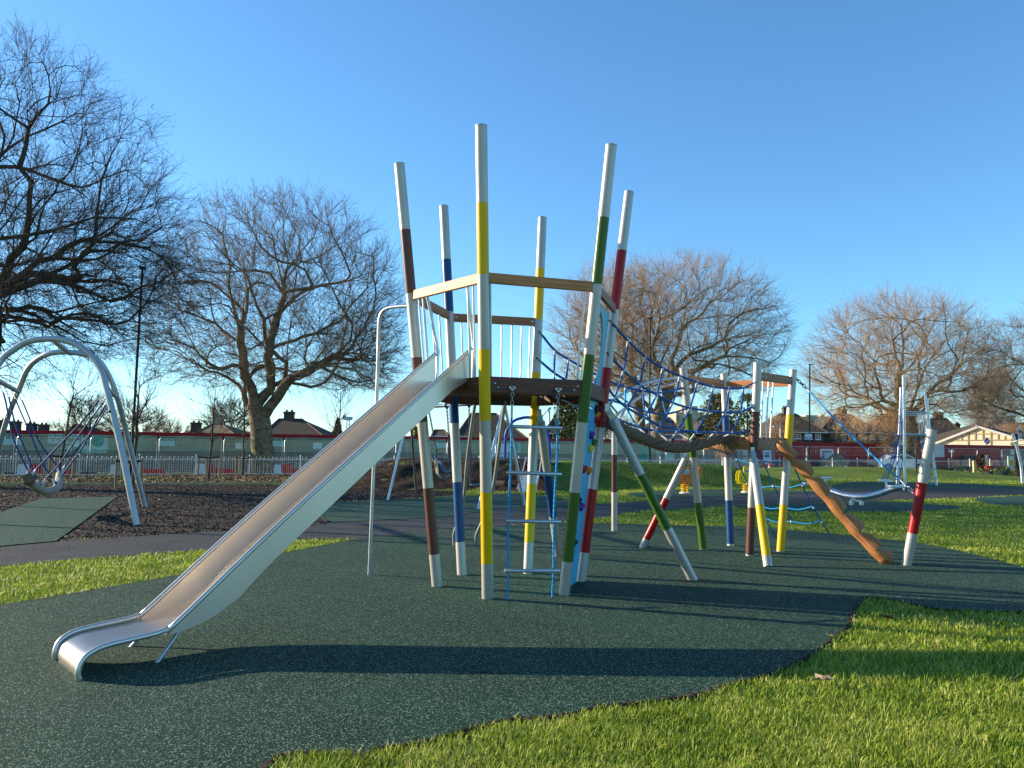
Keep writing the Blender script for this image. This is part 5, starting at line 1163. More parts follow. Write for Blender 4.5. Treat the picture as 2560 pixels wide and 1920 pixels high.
for a_, b_, c_, d_, m_, lb in ((45, 72, 1162, 1189, bar_w, 'white block barrier seen through the railing left of the log seat swing'), (74, 102, 1163, 1190, bar_r, 'tall red plastic barrier left of the log seat swing ropes'), (149, 182, 1179, 1190, bar_r, 'low red plastic barrier right of the swing ropes'), (275, 290, 1164, 1189, bar_w, 'white block barrier left of the front arch leg'), (352, 408, 1178, 1191, bar_r, 'long low red barrier right of the far arch leg'), (487, 511, 1163, 1189, bar_w, 'white block barrier beside the stakes midway along the railing'), (523, 534, 1163, 1189, bar_r, 'narrow upright red barrier behind the midway stakes'), (536, 586, 1177, 1190, bar_r, 'long low red barrier between two sets of tree stakes'), (682, 702, 1165, 1188, bar_w, 'white block barrier just right of the stout trunk'), (704, 727, 1164, 1189, bar_r, 'upright red barrier right of the stout trunk'), (728, 800, 1177, 1190, bar_r, 'low red barrier partly behind the slide')): barrier(a_, b_, c_, d_, m_, lb)
# ---- bow-top railing
K0 = V((-24.4, 39.6, 0)); K1 = V((35.2, 68.2, 0)); KD = (K1-K0).normalized(); KN = V((KD.y, -KD.x, 0)); PW = 2.76
rg_ = thing('bow_top_railing', K0, 'white bow-topped metal railing running right across the back of the playground', 'railing')
rail_m = mat('railing_paint', (.62, .63, .62), .45, .2)
mb = MB(); ub = 12; pit = (PW-.10)/ub
for i in range(ub):
    x0 = .05+pit*(i+.22); x1 = .05+pit*(i+.78)
    mb.tube([(x0, 0, .07), (x0, 0, .95), (x0+.03, 0, 1.02), ((x0+x1)/2, 0, 1.05), (x1-.03, 0, 1.02), (x1, 0, .95), (x1, 0, .07)], .0050, 4, False)
mb.box((PW/2, 0, .10), (PW-.05, .012, .04)).box((PW/2, 0, .88), (PW-.05, .012, .04))
me_panel = None
nP = 36
for i in range(-3, nP-3):
    p = K0+KD*(PW*i)
    z = hz(p.x+KD.x, p.y+KD.y)
    if me_panel is None:
        mp_ = MB(); mp_.v = mb.v; mp_.f = mb.f; mp_.m = mb.m; mp_.sm = mb.sm; o = build('railing_panel', mp_, rail_m); me_panel = o
        pm = MB().box((0, 0, .55), (.05, .05, 1.1)).lathe((0, 0, 1.1), [(.036, 0), (.03, .03), (0, .045)], 8); po = build('railing_post', pm, rail_m); me_post = po
    else:
        o = me_panel.copy(); C.objects.link(o); po = me_post.copy(); C.objects.link(po)
    Mx = Matrix((KD, -KN, V((0, 0, 1)))).transposed().to_4x4()
    for q in (o, po): q.parent = rg_; q.matrix_local = Matrix.Translation(p+V((0, 0, z))-K0) @ Mx
# timber edging board along the litter strip
eb = MB(); pts = [G(x, y) for x, y in ((-250, 1214), (0, 1212), (200, 1212), (400, 1212), (640, 1211), (800, 1208), (960, 1203))]
for a, b in zip(pts, pts[1:]): eb.box((a+b)/2+V((0, 0, .04)), ((b-a).length, .04, .10), Matrix.Rotation(math.atan2(b.y-a.y, b.x-a.x), 3, 'Z'))
tag(build('timber_edging', eb, mat('tan_edging', (.42, .30, .17), .8, var=.2, scale=4), origin=pts[0]), 'low timber edging board between the leaf litter strip and the bare soil', 'edging board')
# ================================================================ ARCH SWING
as_ = thing('arch_swing_frame', V((-9.5, 17.9, 0)), 'big double-arched grey steel swing frame standing on bare soil at the left', 'swing frame')
fa = [(342, 1313, 15.62), (304, 1125, 15.75), (269, 981, 15.9), (250, 919, 15.97), (217, 878, 16.02), (174, 854, 16.08), (127, 847, 16.1), (72, 854, 16.08), (29, 878, 16.02), (0, 905, 15.97), (-28, 965, 15.85), (-60, 1100, 15.7), (-100, 1330, 15.5)]
ra = [(363, 1268, 20.3), (318, 1089, 19.7), (293, 995, 19.1), (275, 945, 18.9), (250, 905, 18.7), (217, 887, 18.55), (155, 880, 18.4), (108, 890, 18.45), (72, 919, 18.7), (47, 974, 19.1), (22, 1035, 19.4), (0, 1107, 19.7), (-45, 1262, 20.5)]
FA = [W(*q) for q in fa]; RA = [W(*q) for q in ra]; FA[0].z = FA[-1].z = RA[0].z = RA[-1].z = 0
build('front_arch', MB().tube(smooth_path(FA, 6), .062, 16), darksteel, as_); build('rear_arch', MB().tube(smooth_path(RA, 6), .062, 16), darksteel, as_)
cA = [(W(134, 852, 16.1), W(175, 884, 18.45)), (W(269, 972, 15.88), W(290, 992, 19.1)), (W(-8, 950, 15.9), W(47, 980, 19.1))]
for a, b in cA: build('cross_bar', MB().tube([a, b], .05, 12), darksteel, as_)
for (x_, y_, d_) in ((274, 1029, 15.75), (303, 1051, 19.5), (19, 1043, 19.4)): build('bolt', MB().ball(W(x_, y_, d_-.07), .028, 0, 8, 6), black_p, as_)
hs = thing('log_swing', G(115, 1242), 'curved pale log swing seat with dark end cap on long blue ropes', 'swing seat')
SC = [W(72, 1199, 16.4), W(82, 1212, 16.8), (W(100, 1224, 17.3)), W(122, 1228, 17.9), W(141, 1220, 18.3), W(147, 1204, 18.6), W(150, 1186, 18.9)]
sc = smooth_path(SC, 6); seat_m = mat('pale_seat_cover', (.34, .29, .22), .7, var=.15, scale=4)
build('seat', MB().tube(sc, [.088]*len(sc), 14), seat_m, hs)
build('end_cap', MB().tube([sc[0]-(sc[1]-sc[0]).normalized()*.10, sc[0]+(sc[1]-sc[0])*.3], [.10, .125], 14), mat('end_cap_rubber', (.16, .10, .05), .85, bump=.6, bscale=20), hs)
def onl(a, b, q): return lerp(a, b, q)
rp = []
a1, b1 = cA[1]; a0, b0 = cA[2]
for q, s_ in ((.08, 0), (.3, 2), (.6, 4), (.85, 6)):
    rp.append((onl(a1, b1, q), SC[s_])); rp.append((onl(a0, b0, q), SC[s_]))
for k, (a, b) in enumerate(rp):
    e = b+V((0, 0, .09)); mb = MB().chain(a-V((0, 0, .05)), lerp(a, e, .12), .05, .007); build('chain', mb, chainm, hs)
    P = [lerp(lerp(a, e, .12), e, q)-V((0, 0, .16*math.sin(math.pi*q)*(1 if k % 2 else .5)))+V((.02*math.sin(q*8+k), 0, 0)) for q in np.linspace(0, 1, 12)]
    build('rope', MB().tube(P, .0165, 6), mat('navy_rope', (.007, .045, .17), .7), hs); build('ferrule', MB().tube([P[-2], e+V((0, 0, -.1))], .022, 6), plastic_clip, hs)
# ================================================================ CRADLE SWING SET (seen through the tower)
sw = thing('swing_set', V((-1.6, 21.9, 0)), 'grey A-frame swing set with hanging chains behind the tower, in front of the soil bank', 'swing set')
tb0 = W(1292, 1003, 21.0); tb1 = W(1018, 1020, 24.3)
build('top_bar', MB().tube([tb1, tb0], .05, 12), galv, sw)
LE = lerp(tb1, tb0, .03); RE = lerp(tb1, tb0, .90)
for T_, f_ in ((RE, G(1312, 1266)), (RE, G(1196, 1274)), (LE, G(970, 1251)), (LE, G(1040, 1226))): build('leg', MB().tube([f_, T_], .042, 10), galv, sw)
hang = [lerp(tb1, tb0, q) for q in (.215, .395, .60, .74)]
for p in hang: build('hanger', MB().ring(p, .065, .025, (tb0-tb1), 12, 6), darkchain, sw)
bs_ = thing('basket_seat', W(1107, 1210, 22.9), 'grey cradle swing seat with backrest on chains behind the blue tower post', 'swing seat')
c0 = W(1106, 1196, 22.9); spx = (tb0-tb1).normalized()
for p, sgn in ((hang[0], -1), (hang[1], 1)):
    kpt = c0+spx*sgn*.30+V((0, 0, .85)); build('chain', MB().chain(p, kpt, .07, .012).chain(kpt, c0+spx*sgn*.28+V((0, -.2, .3)), .07, .012).chain(kpt, c0+spx*sgn*.28+V((0, .25, .42)), .07, .012), darkchain, bs_)
prof = [(-.42, .55), (-.36, .50), (-.25, .12), (-.10, .0), (.10, -.02), (.28, .06), (.42, .10), (.5, .02)]
vs = []; 
for o_ in np.linspace(-.27, .27, 7):
    for u_, z_ in prof: vs.append(c0+spx*(u_)*.9+V((.25, -.97, 0))*(o_)+V((0, 0, z_*.9+.5*o_*o_)))
n8 = len(prof); build('shell', MB().add(vs, [(i*n8+j, i*n8+j+1, (i+1)*n8+j+1, (i+1)*n8+j) for i in range(6) for j in range(n8-1)], 0, True), mat('pale_grey_shell', (.38, .37, .33), .6), bs_)
for o_ in (-.29, .29): build('arm_rest', MB().tube(smooth_path([c0+spx*u_*.9+V((.25, -.97, 0))*o_+V((0, 0, z_*.9+.10)) for u_, z_ in ((-.44, .6), (-.30, .42), (-.12, .36), (.08, .10), (.3, .12), (.5, .18))], 4), .05, 8), grey_plastic, bs_)
fs_ = thing('flat_swing', W(1203, 1236, 21.8), 'flat swing seat hanging low on chains behind the nearest yellow post', 'swing seat')
c0 = W(1203, 1212, 21.8); build('seat', MB().box(c0, (.62, .26, .05), Matrix.Rotation(.35, 3, 'Z'), bev=.02), grey_plastic, fs_)
for p, sg in ((hang[2], -1), (hang[3], 1)): build('chain', MB().chain(p, c0+V((sg*.28, sg*.1, 0)), .07, .012), darkchain, fs_)
# log roll on the grass in front of the soil bank
lr = G(1262, 1226); o = build('turf_roll', MB().tube([lr+V((-.42, .1, .19)), lr+V((.0, -.05, .19))], .17, 14), mat('turf_roll_brown', (.14, .085, .05), .95, bump=.6, bscale=25), origin=lr); tag(o, 'brown turf roll lying at the foot of the soil bank', 'turf roll')
lr = G(1210, 1226); tag(build('wooden_beam', MB().box(lr+V((.3, .5, .07)), (1.1, .2, .14), bev=.02), W_mid, origin=lr), 'dark timber beam lying beside the turf roll', 'beam')
# embankment slide with blue arch on the bank
es = thing('bank_slide', W(1320, 1165, 31), 'blue tubular arch and steel slide set into the soil bank behind the rope ladder', 'slide')
AB = [W(x_, y_, 33.2) for x_, y_ in ((1262, 1156), (1263, 1110), (1266, 1080), (1283, 1054), (1305, 1045), (1325, 1044), (1348, 1052), (1366, 1076), (1373, 1110), (1374, 1156))]
build('arch', MB().tube(smooth_path(AB, 5), .06, 10), mat('bright_blue_tube', (.012, .06, .34), .4), es)
p0 = W(1335, 1153, 33.4); p1 = G(1318, 1236); mb = MB(); hw = .32
for sg in (-1, 1): build('side_rail', MB().tube([p0+V((sg*hw, 0, .16)), lerp(p0, p1, .5)+V((sg*hw, 0, .10)), p1+V((sg*hw, .4, .22)), p1+V((sg*hw, -.2, .16))], .03, 8), galv, es)
q = [p0+V((-.9, .8, .0)), p0+V((1.1, .8, .0)), p0+V((1.1, -.1, .02)), p0+V((-.9, -.1, .02))]
build('platform', MB().add(q+[p-V((0, 0, .06)) for p in q], [(0, 1, 2, 3), (7, 6, 5, 4), (0, 4, 5, 1), (1, 5, 6, 2), (2, 6, 7, 3), (3, 7, 4, 0)]), galv, es)
rows = [p0+V((0, 0, .03)), lerp(p0, p1, .5)+V((0, 0, .02)), p1+V((0, .4, .13)), p1+V((0, -.25, .10))]; vs = [r_+V((s_*hw, 0, 0)) for r_ in rows for s_ in (-1, 1)]
build('bed', MB().add(vs, [(2*i, 2*i+1, 2*i+3, 2*i+2) for i in range(3)], 0, True), steel, es)
# ================================================================ SEESAW
ss_ = thing('seesaw', G(2141, 1264), 'curved silver steel seesaw with T-shaped handles on a twin-legged base', 'seesaw')
dS = 22.6
be = smooth_path([W(2035, 1211, dS+1.2), W(2060, 1219, dS+.9), W(2081, 1228, dS+.6), W(2116, 1239, dS+.2), W(2160, 1242, dS-.2), W(2198, 1234, dS-.5), W(2232, 1222, dS-.8), W(2258, 1218, dS-1.)], 6)
build('beam', MB().tube(be, .085, 14), galv, ss_)
for (x0, y0, x1, y1, sx, sy0, sy1, dd) in ((2051, 1195, 2081, 1195, 2063, 1197, 1215, 23.3), (2197, 1201, 2231, 1203, 2215, 1204, 1224, 21.9)):
    h_ = build('handle', MB().tube([W(x0, y0, dd), W(x1, y1, dd)], .035, 8).tube([W(sx, sy0, dd), W(sx+2, sy1, dd)], .03, 8), white_p, ss_)
build('seat', MB().box(W(2030, 1209, 23.9), (.55, .30, .06), bev=.02), white_p, ss_); build('seat', MB().box(W(2246, 1216, 21.6), (.50, .28, .06), bev=.02), white_p, ss_)
p = W(2141, 1243, dS); b0 = G(2141, 1264); pl = [(-.20, 0), (.20, 0), (.08, -.10), (-.08, -.10)]
M = Matrix.Translation(V((p.x, p.y-.06, p.z-.02))) @ Matrix.Rotation(math.pi/2, 4, 'X')
build('base_bracket', MB().prism(pl, -.02, .02, 0, M), galv, ss_)
for sg in (-1, 1): build('base_leg', MB().tube([V((b0.x+sg*.15, b0.y, 0)), V((b0.x+sg*.15, b0.y, .12))], .06, 10).tube([V((b0.x+sg*.15, b0.y, .1)), V((b0.x+sg*.15, b0.y, .34))], .022, 6).tube([V((b0.x, b0.y, .24)), V((b0.x+sg*.15, b0.y, .24))], .016, 6), white_p, ss_)
# ================================================================ SPRING RIDERS
def disc(mb, c, r, n_, th=.012, k=18, mi=0, sx=1., sz=1.):
    d, a, b = frame_of(n_); ring_ = [(c+a*math.cos(2*math.pi*i/k)*r*sx+V((0, 0, 1))*math.sin(2*math.pi*i/k)*r*sz) for i in range(k)]
    mb.add([p+d*th for p in ring_]+ring_, [tuple(range(k)), tuple(range(k, 2*k))[::-1]]+[(i, (i+1) % k, k+(i+1) % k, k+i) for i in range(k)], mi)
def springer(name, label, foot, out, col, col2, face, outline_d, eyes, scale_px, head, holes, tail=None):
    b = G(*foot); d = b.y; root = thing(name, b, label, 'spring rider', 'spring riders on the far lawn')
    pan_m = mat(name+'_panel', col, .45); dk = mat(name+'_groove', col2, .5)
    sx = lambda x, y, off=0.: W(x, y, d-off)
    def flat(poly, y0, y1, m, nm):
        k = len(poly); A = [V((sx(*p).x, d+y0, sx(*p).z)) for p in poly]; B = [V((sx(*p).x, d+y1, sx(*p).z)) for p in poly]
        return build(nm, MB().add(A+B, [tuple(range(k)), tuple(range(k, 2*k))[::-1]]+[(i, k+i, k+(i+1) % k, (i+1) % k) for i in range(k)]), m, root)
    flat(out, -.20, -.17, pan_m, 'side_panel'); flat(out, .17, .20, pan_m, 'side_panel')
    hd_ = flat(head, -.26, -.215, pan_m, 'head')
    for (ex, ey, er) in eyes:
        mb = MB(); disc(mb, V((sx(ex, ey).x, d-.262, sx(ex, ey).z)), er*d/PF, (0, -1, 0), sz=1.15); e_ = build('eye', mb, paper, root); mb = MB(); disc(mb, V((sx(ex+.8, ey+.8).x, d-.276, sx(ex+.8, ey+.8).z)), er*.42*d/PF, (0, -1, 0)); pu = build('pupil', mb, black_p, root); pu.parent = e_; pu.matrix_local = Matrix.Identity(4)
    for (x_, y_, r_) in holes: mb = MB(); disc(mb, V((sx(x_, y_).x, d-.202, sx(x_, y_).z)), r_*d/PF, (0, -1, 0)); build('bolt_cap', mb, dk, root)
    for ln in outline_d: build('groove_line', MB().tube([V((sx(x_, y_).x, d-(.268 if face else .204), sx(x_, y_).z)) for x_, y_ in ln], .008, 4), dk, root)
    c = sx((out[0][0]+foot[0])/2, head[0][1]); fx = b.x
    zt = sx(foot[0], foot[1]-24).z
    build('seat', MB().box((fx+.20, d, zt+.22), (.36, .36, .05), bev=.02), black_p, root)
    mb = MB(); n = 70; P = [V((fx+math.cos(i/n*8*math.pi)*.125, d+math.sin(i/n*8*math.pi)*.125, .05+(zt-.05)*i/n)) for i in range(n+1)]; mb.tube(P, .02, 6); build('spring', mb, P_yel, root)
    build('ground_plate', MB().lathe((fx, d, 0), [(.2, 0), (.2, .03), (.16, .05), (0, .05)], 16), white_p, root)
    build('handle', MB().tube([V((fx-.10, d-.36, zt+.48)), V((fx-.10, d+.30, zt+.48))], .016, 8), black_p, root)
springer('orange_spring_rider', 'orange cat-shaped spring rider with big white eyes, on a yellow coil spring', (1712, 1234),
 [(1694, 1196), (1700, 1188), (1706, 1184), (1724, 1186), (1740, 1180), (1746, 1166), (1752, 1168), (1753, 1186), (1746, 1196), (1730, 1198), (1722, 1210), (1714, 1212), (1708, 1205), (1701, 1204), (1698, 1211), (1690, 1210), (1690, 1203)], (.85, .22, .04), (.55, .07, .015), True,
 [[(1703, 1186), (1699, 1184)], [(1704, 1188), (1699, 1189)], [(1715, 1186), (1721, 1184)], [(1715, 1188), (1721, 1189)], [(1706, 1190), (1709, 1192), (1713, 1190)], [(1704, 1171), (1707, 1174)], [(1712, 1171), (1711, 1175)]], [(1705.5, 1179, 4.4), (1714.5, 1179, 4.8)], 1,
 [(1704, 1167), (1708, 1171), (1714, 1170), (1719, 1165), (1721, 1171), (1722, 1182), (1717, 1191), (1710, 1194), (1703, 1190), (1699, 1182), (1701, 1172)], [(1696, 1198, 1.8), (1707, 1199, 1.8), (1714, 1207, 1.8)])
springer('yellow_spring_rider', 'yellow elephant-shaped spring rider with big white eyes, on a yellow coil spring', (1866, 1232),
 [(1843, 1184), (1847, 1177), (1854, 1175), (1862, 1180), (1872, 1184), (1886, 1182), (1892, 1190), (1890, 1202), (1880, 1203), (1876, 1208), (1868, 1206), (1860, 1199), (1856, 1202), (1855, 1210), (1848, 1210), (1843, 1202)], (.88, .66, .015), (.45, .28, .01), True,
 [[(1861, 1187), (1866, 1190), (1872, 1188)], [(1856, 1180), (1855, 1186), (1858, 1191)]], [(1863, 1177, 4.6), (1871.5, 1177, 4.6)], 1,
 [(1854, 1167), (1858, 1165), (1866, 1166), (1874, 1165), (1878, 1167), (1878, 1184), (1874, 1191), (1862, 1193), (1856, 1187), (1854, 1176)], [(1849, 1195, 1.8), (1864, 1200, 1.8)])
# ================================================================ TALL CLIMBING FRAME (right)
cf = thing('silver_climbing_frame', V((19.4, 38.6, 0)), 'tall silver climbing frame with three leaning posts, platform, ladder and blue nets', 'climbing frame')
fp = [(G(2243, 1211), W(2253, 969, 40.)), (G(2262.5, 1214), W(2259, 938, 38.2)), (G(2341, 1214), W(2313, 985, 38.6)), (V((20.9, 40.5, 0)), W(2318, 1000, 40.8))]
for a, b in fp: build('post', MB().tube([a, b], .066, 14), galv, cf)
def fat(k, z): a, b = fp[k]; return lerp(a, b, (z-a.z)/(b.z-a.z))
for z, r_ in ((2.42, .05), (3.5, .03), (3.42, .02)):
    for k in range(4): build('ring_bar', MB().tube([fat(k, z), fat((k+1) % 4 if k != 0 else 1, z)], r_, 8), darksteel if z < 3 else galv, cf)
build('ring_bar', MB().tube([fat(3, 2.42), fat(0, 2.42)], .05, 8), darksteel, cf)
q = [fat(k, 2.44) for k in (0, 1, 2, 3)]; build('platform', MB().add(q+[p-V((0, 0, .08)) for p in q], [(0, 1, 2, 3), (7, 6, 5, 4), (0, 4, 5, 1), (1, 5, 6, 2), (2, 6, 7, 3), (3, 7, 4, 0)]), darksteel, cf)
for fr in (.60, .70, .80, .90): build('baluster', MB().tube([lerp(fat(1, 2.45), fat(2, 2.45), fr), lerp(fat(1, 3.45), fat(2, 3.45), fr)], .022, 6), white_p, cf)
for z in (.38, .80, 1.22, 1.65, 2.05): a = lerp(fat(1, z), fat(2, z), .52); b = lerp(fat(1, z), fat(2, z), .96); build('rung', MB().tube([a+V((0, -.25, 0)), b+V((0, -.25, 0))], .03, 8), galv, cf)
build('ladder_rope', MB().tube([lerp(fat(1, 2.4), fat(2, 2.4), .6), V((18.6+1.0, 37.6, 0))], .022, 6), rope_cyan, cf)
nx = [W(2195+8*i, 1212, 38.8) for i in range(6)]
for i, (x0, x1) in enumerate(((2200, 2240), (2206, 2246), (2214, 2252), (2226, 2256), (2243, 2258))):
    a = W(x0, 1203+2*i, 38.6); b = W(x1, 1040 if i > 1 else 1087, 38.8); m_ = lerp(a, b, .5)+V((.15, 0, -.15)); build('net_rope', MB().tube(smooth_path([a, m_, b], 4), .02, 5), rope_blue, cf)
for z in (.25, .8, 1.35, 1.9, 2.4, 3.0): a = W(2202+z*12, 1203-z*50, 38.6); build('net_rope', MB().tube([a, lerp(a, fat(1, z), .5)-V((0, 0, .06)), fat(1, z)], .02, 5), rope_blue if z > .5 else rope_cyan, cf)
# bent pole with hoop
hp = thing('hoop_pole', G(2556, 1208), 'bent grey play pole with a thin steel hoop near the right edge', 'play pole')
build('pole', MB().tube(smooth_path([G(2556, 1208), W(2553, 1170, 42.6), W(2548, 1145, 42.6), W(2541, 1115, 42.6), W(2531, 1084, 42.6)], 5), .07, 12), galv, hp)
build('hoop', MB().ring(W(2556, 1106, 42.6), .55, .025, (0, .25, 1), 28, 6), darksteel, hp); build('bracket', MB().tube([W(2549, 1150, 42.6), W(2562, 1152, 42.5)], .05, 8), galv, hp)
# ================================================================ STREET FURNITURE
lampm = mat('lamp_post_black', (.02, .022, .024), .5)
def lamp(label, base, top, r0, r1, arm, m=lampm, head=(.5, .16, .06)):
    l_ = thing('street_lamp', base, label, 'street lamp', 'street lamps'); build('column', MB().tube([base, lerp(base, top, .14)], r0, 12).tube([lerp(base, top, .14), top], [r0*.7, r1], 12), m, l_)
    build('lamp_head', MB().box(top+V((arm, 0, .03)), head, bev=.02), m, l_); return l_
lamp('tall thin black lamp post at the left beside the arch swing, against the big tree', V((W(327, 1160, 32).x, 32, 0)), W(356, 672, 32), .075, .05, .0, head=(.22, .18, .12))
lamp('black lamp post standing behind the rope net in front of the bare trees', V((W(1623, 1120, 58).x, 58, 0)), W(1625, 797, 58), .10, .07, 0., head=(.4, .2, .1))
l3 = lamp('slim dark lamp post with a flat head, carrying a white direction sign', V((W(2023, 1160, 63).x, 63, 0)), W(2024.5, 912, 63), .085, .055, .10, mat('dark_green_post', (.03, .06, .05), .5), (.42, .2, .05))
ds = thing('direction_sign', W(2021, 1089, 62.8), 'white arrow-shaped direction sign on the slim dark lamp post', 'sign')
a = W(2013, 1084.5, 62.8); b = W(2030, 1093.5, 62.8); pl = [(a.x, b.z), (b.x-.14, b.z), (b.x+.05, (a.z+b.z)/2), (b.x-.14, a.z), (a.x, a.z)]
M = Matrix.Translation((0, 62.8, 0)) @ Matrix.Rotation(math.pi/2, 4, 'X'); build('sign_plate', MB().prism(pl, 0, .03, 0, M), paper, ds)
a2 = W(2022, 1094.5, 62.8); build('blue_plate', MB().box(a2+V((.05, 0, -.08)), (.22, .03, .2), bev=.01), mat('pale_blue_plate', (.25, .42, .75), .5), ds)
for k in (0, 1): build('print_line', MB().box(V(((a.x+b.x)/2-.05, 62.76, a.z-.09-.09*k)), (.34, .004, .02)), mat('sign_grey_print', (.35, .35, .33), .6), ds)
lamp('small pale street lamp with a bent arm behind the yellow post of the low platform', V((W(1951, 1100, 90).x, 90, 0)), W(1950.5, 1067, 90), .08, .06, -.35, white_p, (.9, .2, .14))
# keep-left sign
kl = thing('keep_left_sign', V((W(2467, 1170, 80).x, 80, 0)), 'round blue sign with a white arrow in front of the cream pavilion gable', 'sign')
c = W(2467.5, 1103.5, 80); mb = MB(); disc(mb, c, 7.2*80/PF, (0, -1, 0), .03, 28); build('sign_face', mb, mat('sign_blue', (.02, .28, .70), .45), kl)
ar = [(.02, -.20), (-.20, -.20), (-.20, .02), (-.13, -.05), (.07, .17), (.17, .07), (-.05, -.13)]
M = Matrix.Translation(c+V((0, -.04, 0))) @ Matrix.Rotation(math.pi/2, 4, 'X'); build('arrow', MB().prism(ar, 0, .012, 0, M), paper, kl)
build('bracket', MB().box(c+V((.0, .0, .33)), (.55, .12, .07), bev=.02), lampm, kl); build('pole', MB().tube([V((c.x+.03, 80.06, 0)), V((c.x, 80.06, c.z+.33))], .04, 8), lampm, kl)
# speed limit sign
sg_ = thing('speed_limit_sign', V((W(2548, 1170, 62).x, 62, 0)), 'white speed limit sign reading 20 above the red ring, on a dark post', 'sign')
c = W(2549, 1083, 62); build('sign_plate', MB().box(c, (9.5*62/PF, .03, 30*62/PF), bev=.01), mat('pinkish_white_sign', (.66, .58, .60), .6), sg_)
rc = c+V((0, -.03, .13)); build('ring', MB().ring(rc, .115, .017, (0, 1, 0), 22, 6), mat('sign_ring_dark', (.18, .08, .09), .6), sg_)
text_mesh('numerals', '20', .15, rc+V((0, 0, -.053)), V((1, 0, 0)), ink, sg_, ext=.003, align='CENTER', bold=.004); text_mesh('lettering', 'ZONE', .09, c+V((0, -.02, -.27)), V((1, 0, 0)), mat('grey_ink', (.22, .28, .30), .7), sg_, ext=.003, align='CENTER', bold=.002)
build('post', MB().box((c.x-.22, 62.1, 1.55), (.20, .12, 3.1)), lampm, sg_)
# posts, bollards, cabinet, planting bed
yp = G(2437, 1195); o = build('timber_post', MB().box(yp+V((0, 0, .55)), (.17, .17, 1.1), bev=.015), mat('yellow_timber', (.55, .38, .15), .7, var=.15, scale=3), origin=yp); tag(o, 'square yellow timber post standing at the edge of the right lawn', 'post')
for px_, y0_, y1_, d_, lb in ((2462, 1138, 1166, 73, 'cream and yellow bollard behind the railing beside the yellow timber post'), (2527, 1140, 1166, 71, 'cream and yellow bollard behind the railing under two white notices')):
    b = V((W(px_, 1160, d_).x, d_, 0)); r_ = thing('bollard', b, lb, 'bollard', 'cream and yellow bollards'); t_ = W(px_, y0_, d_).z
    build('body', MB().box(b+V((0, 0, t_/2)), (.42, .3, t_), bev=.05), mat('cream_plastic', (.78, .76, .62), .5), r_); build('panel', MB().box(b+V((0, -.155, t_*.55)), (.32, .012, t_*.35)), P_yel, r_)
b = V((W(2431, 1160, 76).x, 76, 0)); r_ = thing('utility_cabinet', b, 'low dark green cabinet in front of the red hoarding at right', 'cabinet'); build('body', MB().box(b+V((0, 0, .68)), (1.9, .6, 1.3), bev=.03), mat('cabinet_green', (.03, .07, .055), .5), r_); build('lid', MB().box(b+V((0, 0, 1.36)), (2., .7, .07), bev=.02), mat('cabinet_green', (.03, .07, .055), .5), r_)
b = V((W(2471, 1175, 70).x, 70, 0)); o = build('red_crate', MB().box(b+V((0, 0, .35)), (.5, .35, .3), bev=.03).box(b+V((0, 0, .1)), (.4, .25, .2)), bar_r, origin=b); tag(o, 'small red box behind the railing near the yellow timber post', 'box')
b = V((W(2455, 1160, 71.5).x, 71.5, 0)); o = leafy('dark reddish shrub in front of the green cabinet', 2452, 1172, 1134, 22, 70.5, 91, 700, mat('dark_red_leaf', (.12, .05, .04), .7), .09, False, False, 'shrub', 'shrub')
bed = [(2330, 1178), (2360, 1172), (2480, 1170), (2700, 1168), (2700, 1190), (2555, 1190), (2440, 1184)]
hedge = MB(); hp_ = []
def shrub_row(name, label, pts, n, h_, m, size):
    poly = gpoly(pts, 1); xs_ = [p[0] for p in poly]; ys_ = [p[1] for p in poly]; X = RNG.uniform(min(xs_), max(xs_), n*5); Y = RNG.uniform(min(ys_), max(ys_), n*5); ok = pin(X, Y, poly); X = X[ok][:n]; Y = Y[ok][:n]; mb = MB()
    for x, y in zip(X, Y):
        hh = h_*max(.15, .6+.8*mnoise.noise(V((x*.8, y*.8, 0)))); c = V((x, y, hz(x, y)+random.random()*hh)); a = V((random.gauss(0, 1), random.gauss(0, 1), random.gauss(0, 1))).normalized(); b_ = a.cross(V((random.gauss(0, 1), random.gauss(0, 1), random.gauss(0, 1)))).normalized(); s_ = size*random.uniform(.5, 1.4)
        mb.add([c-a*s_, c-b_*s_*.5, c+a*s_, c+b_*s_*.5], [(0, 1, 2, 3)], random.randrange(len(m)))
    return tag(build(name, mb, m), label, 'planting', kind='stuff')
shrub_row('planting_bed_shrubs', 'low brown and green shrubs planted along the railing at the right', bed, 5200, .55, [mat('olive_leaf', (.085, .085, .03), .7), mat('bed_leaf_green', (.10, .15, .04), .7), lf3, lf4], .11)
for k, px_ in enumerate((2474, 2511, 2546)):
    b = G(px_, 1192); o = build('log_stool', MB().lathe(b, [(.24, 0), (.25, .03), (.25, .34), (.22, .38), (0, .38)], 16), mat('dark_log_stool', (.07, .055, .045), .9, bump=.5, bscale=12), origin=b)
    tag(o, 'dark log stool by the planting bed, %s' % ['nearest the yellow timber post', 'middle one of three', 'nearest the bent pole'][k], 'stool', 'log stools by the planting bed')
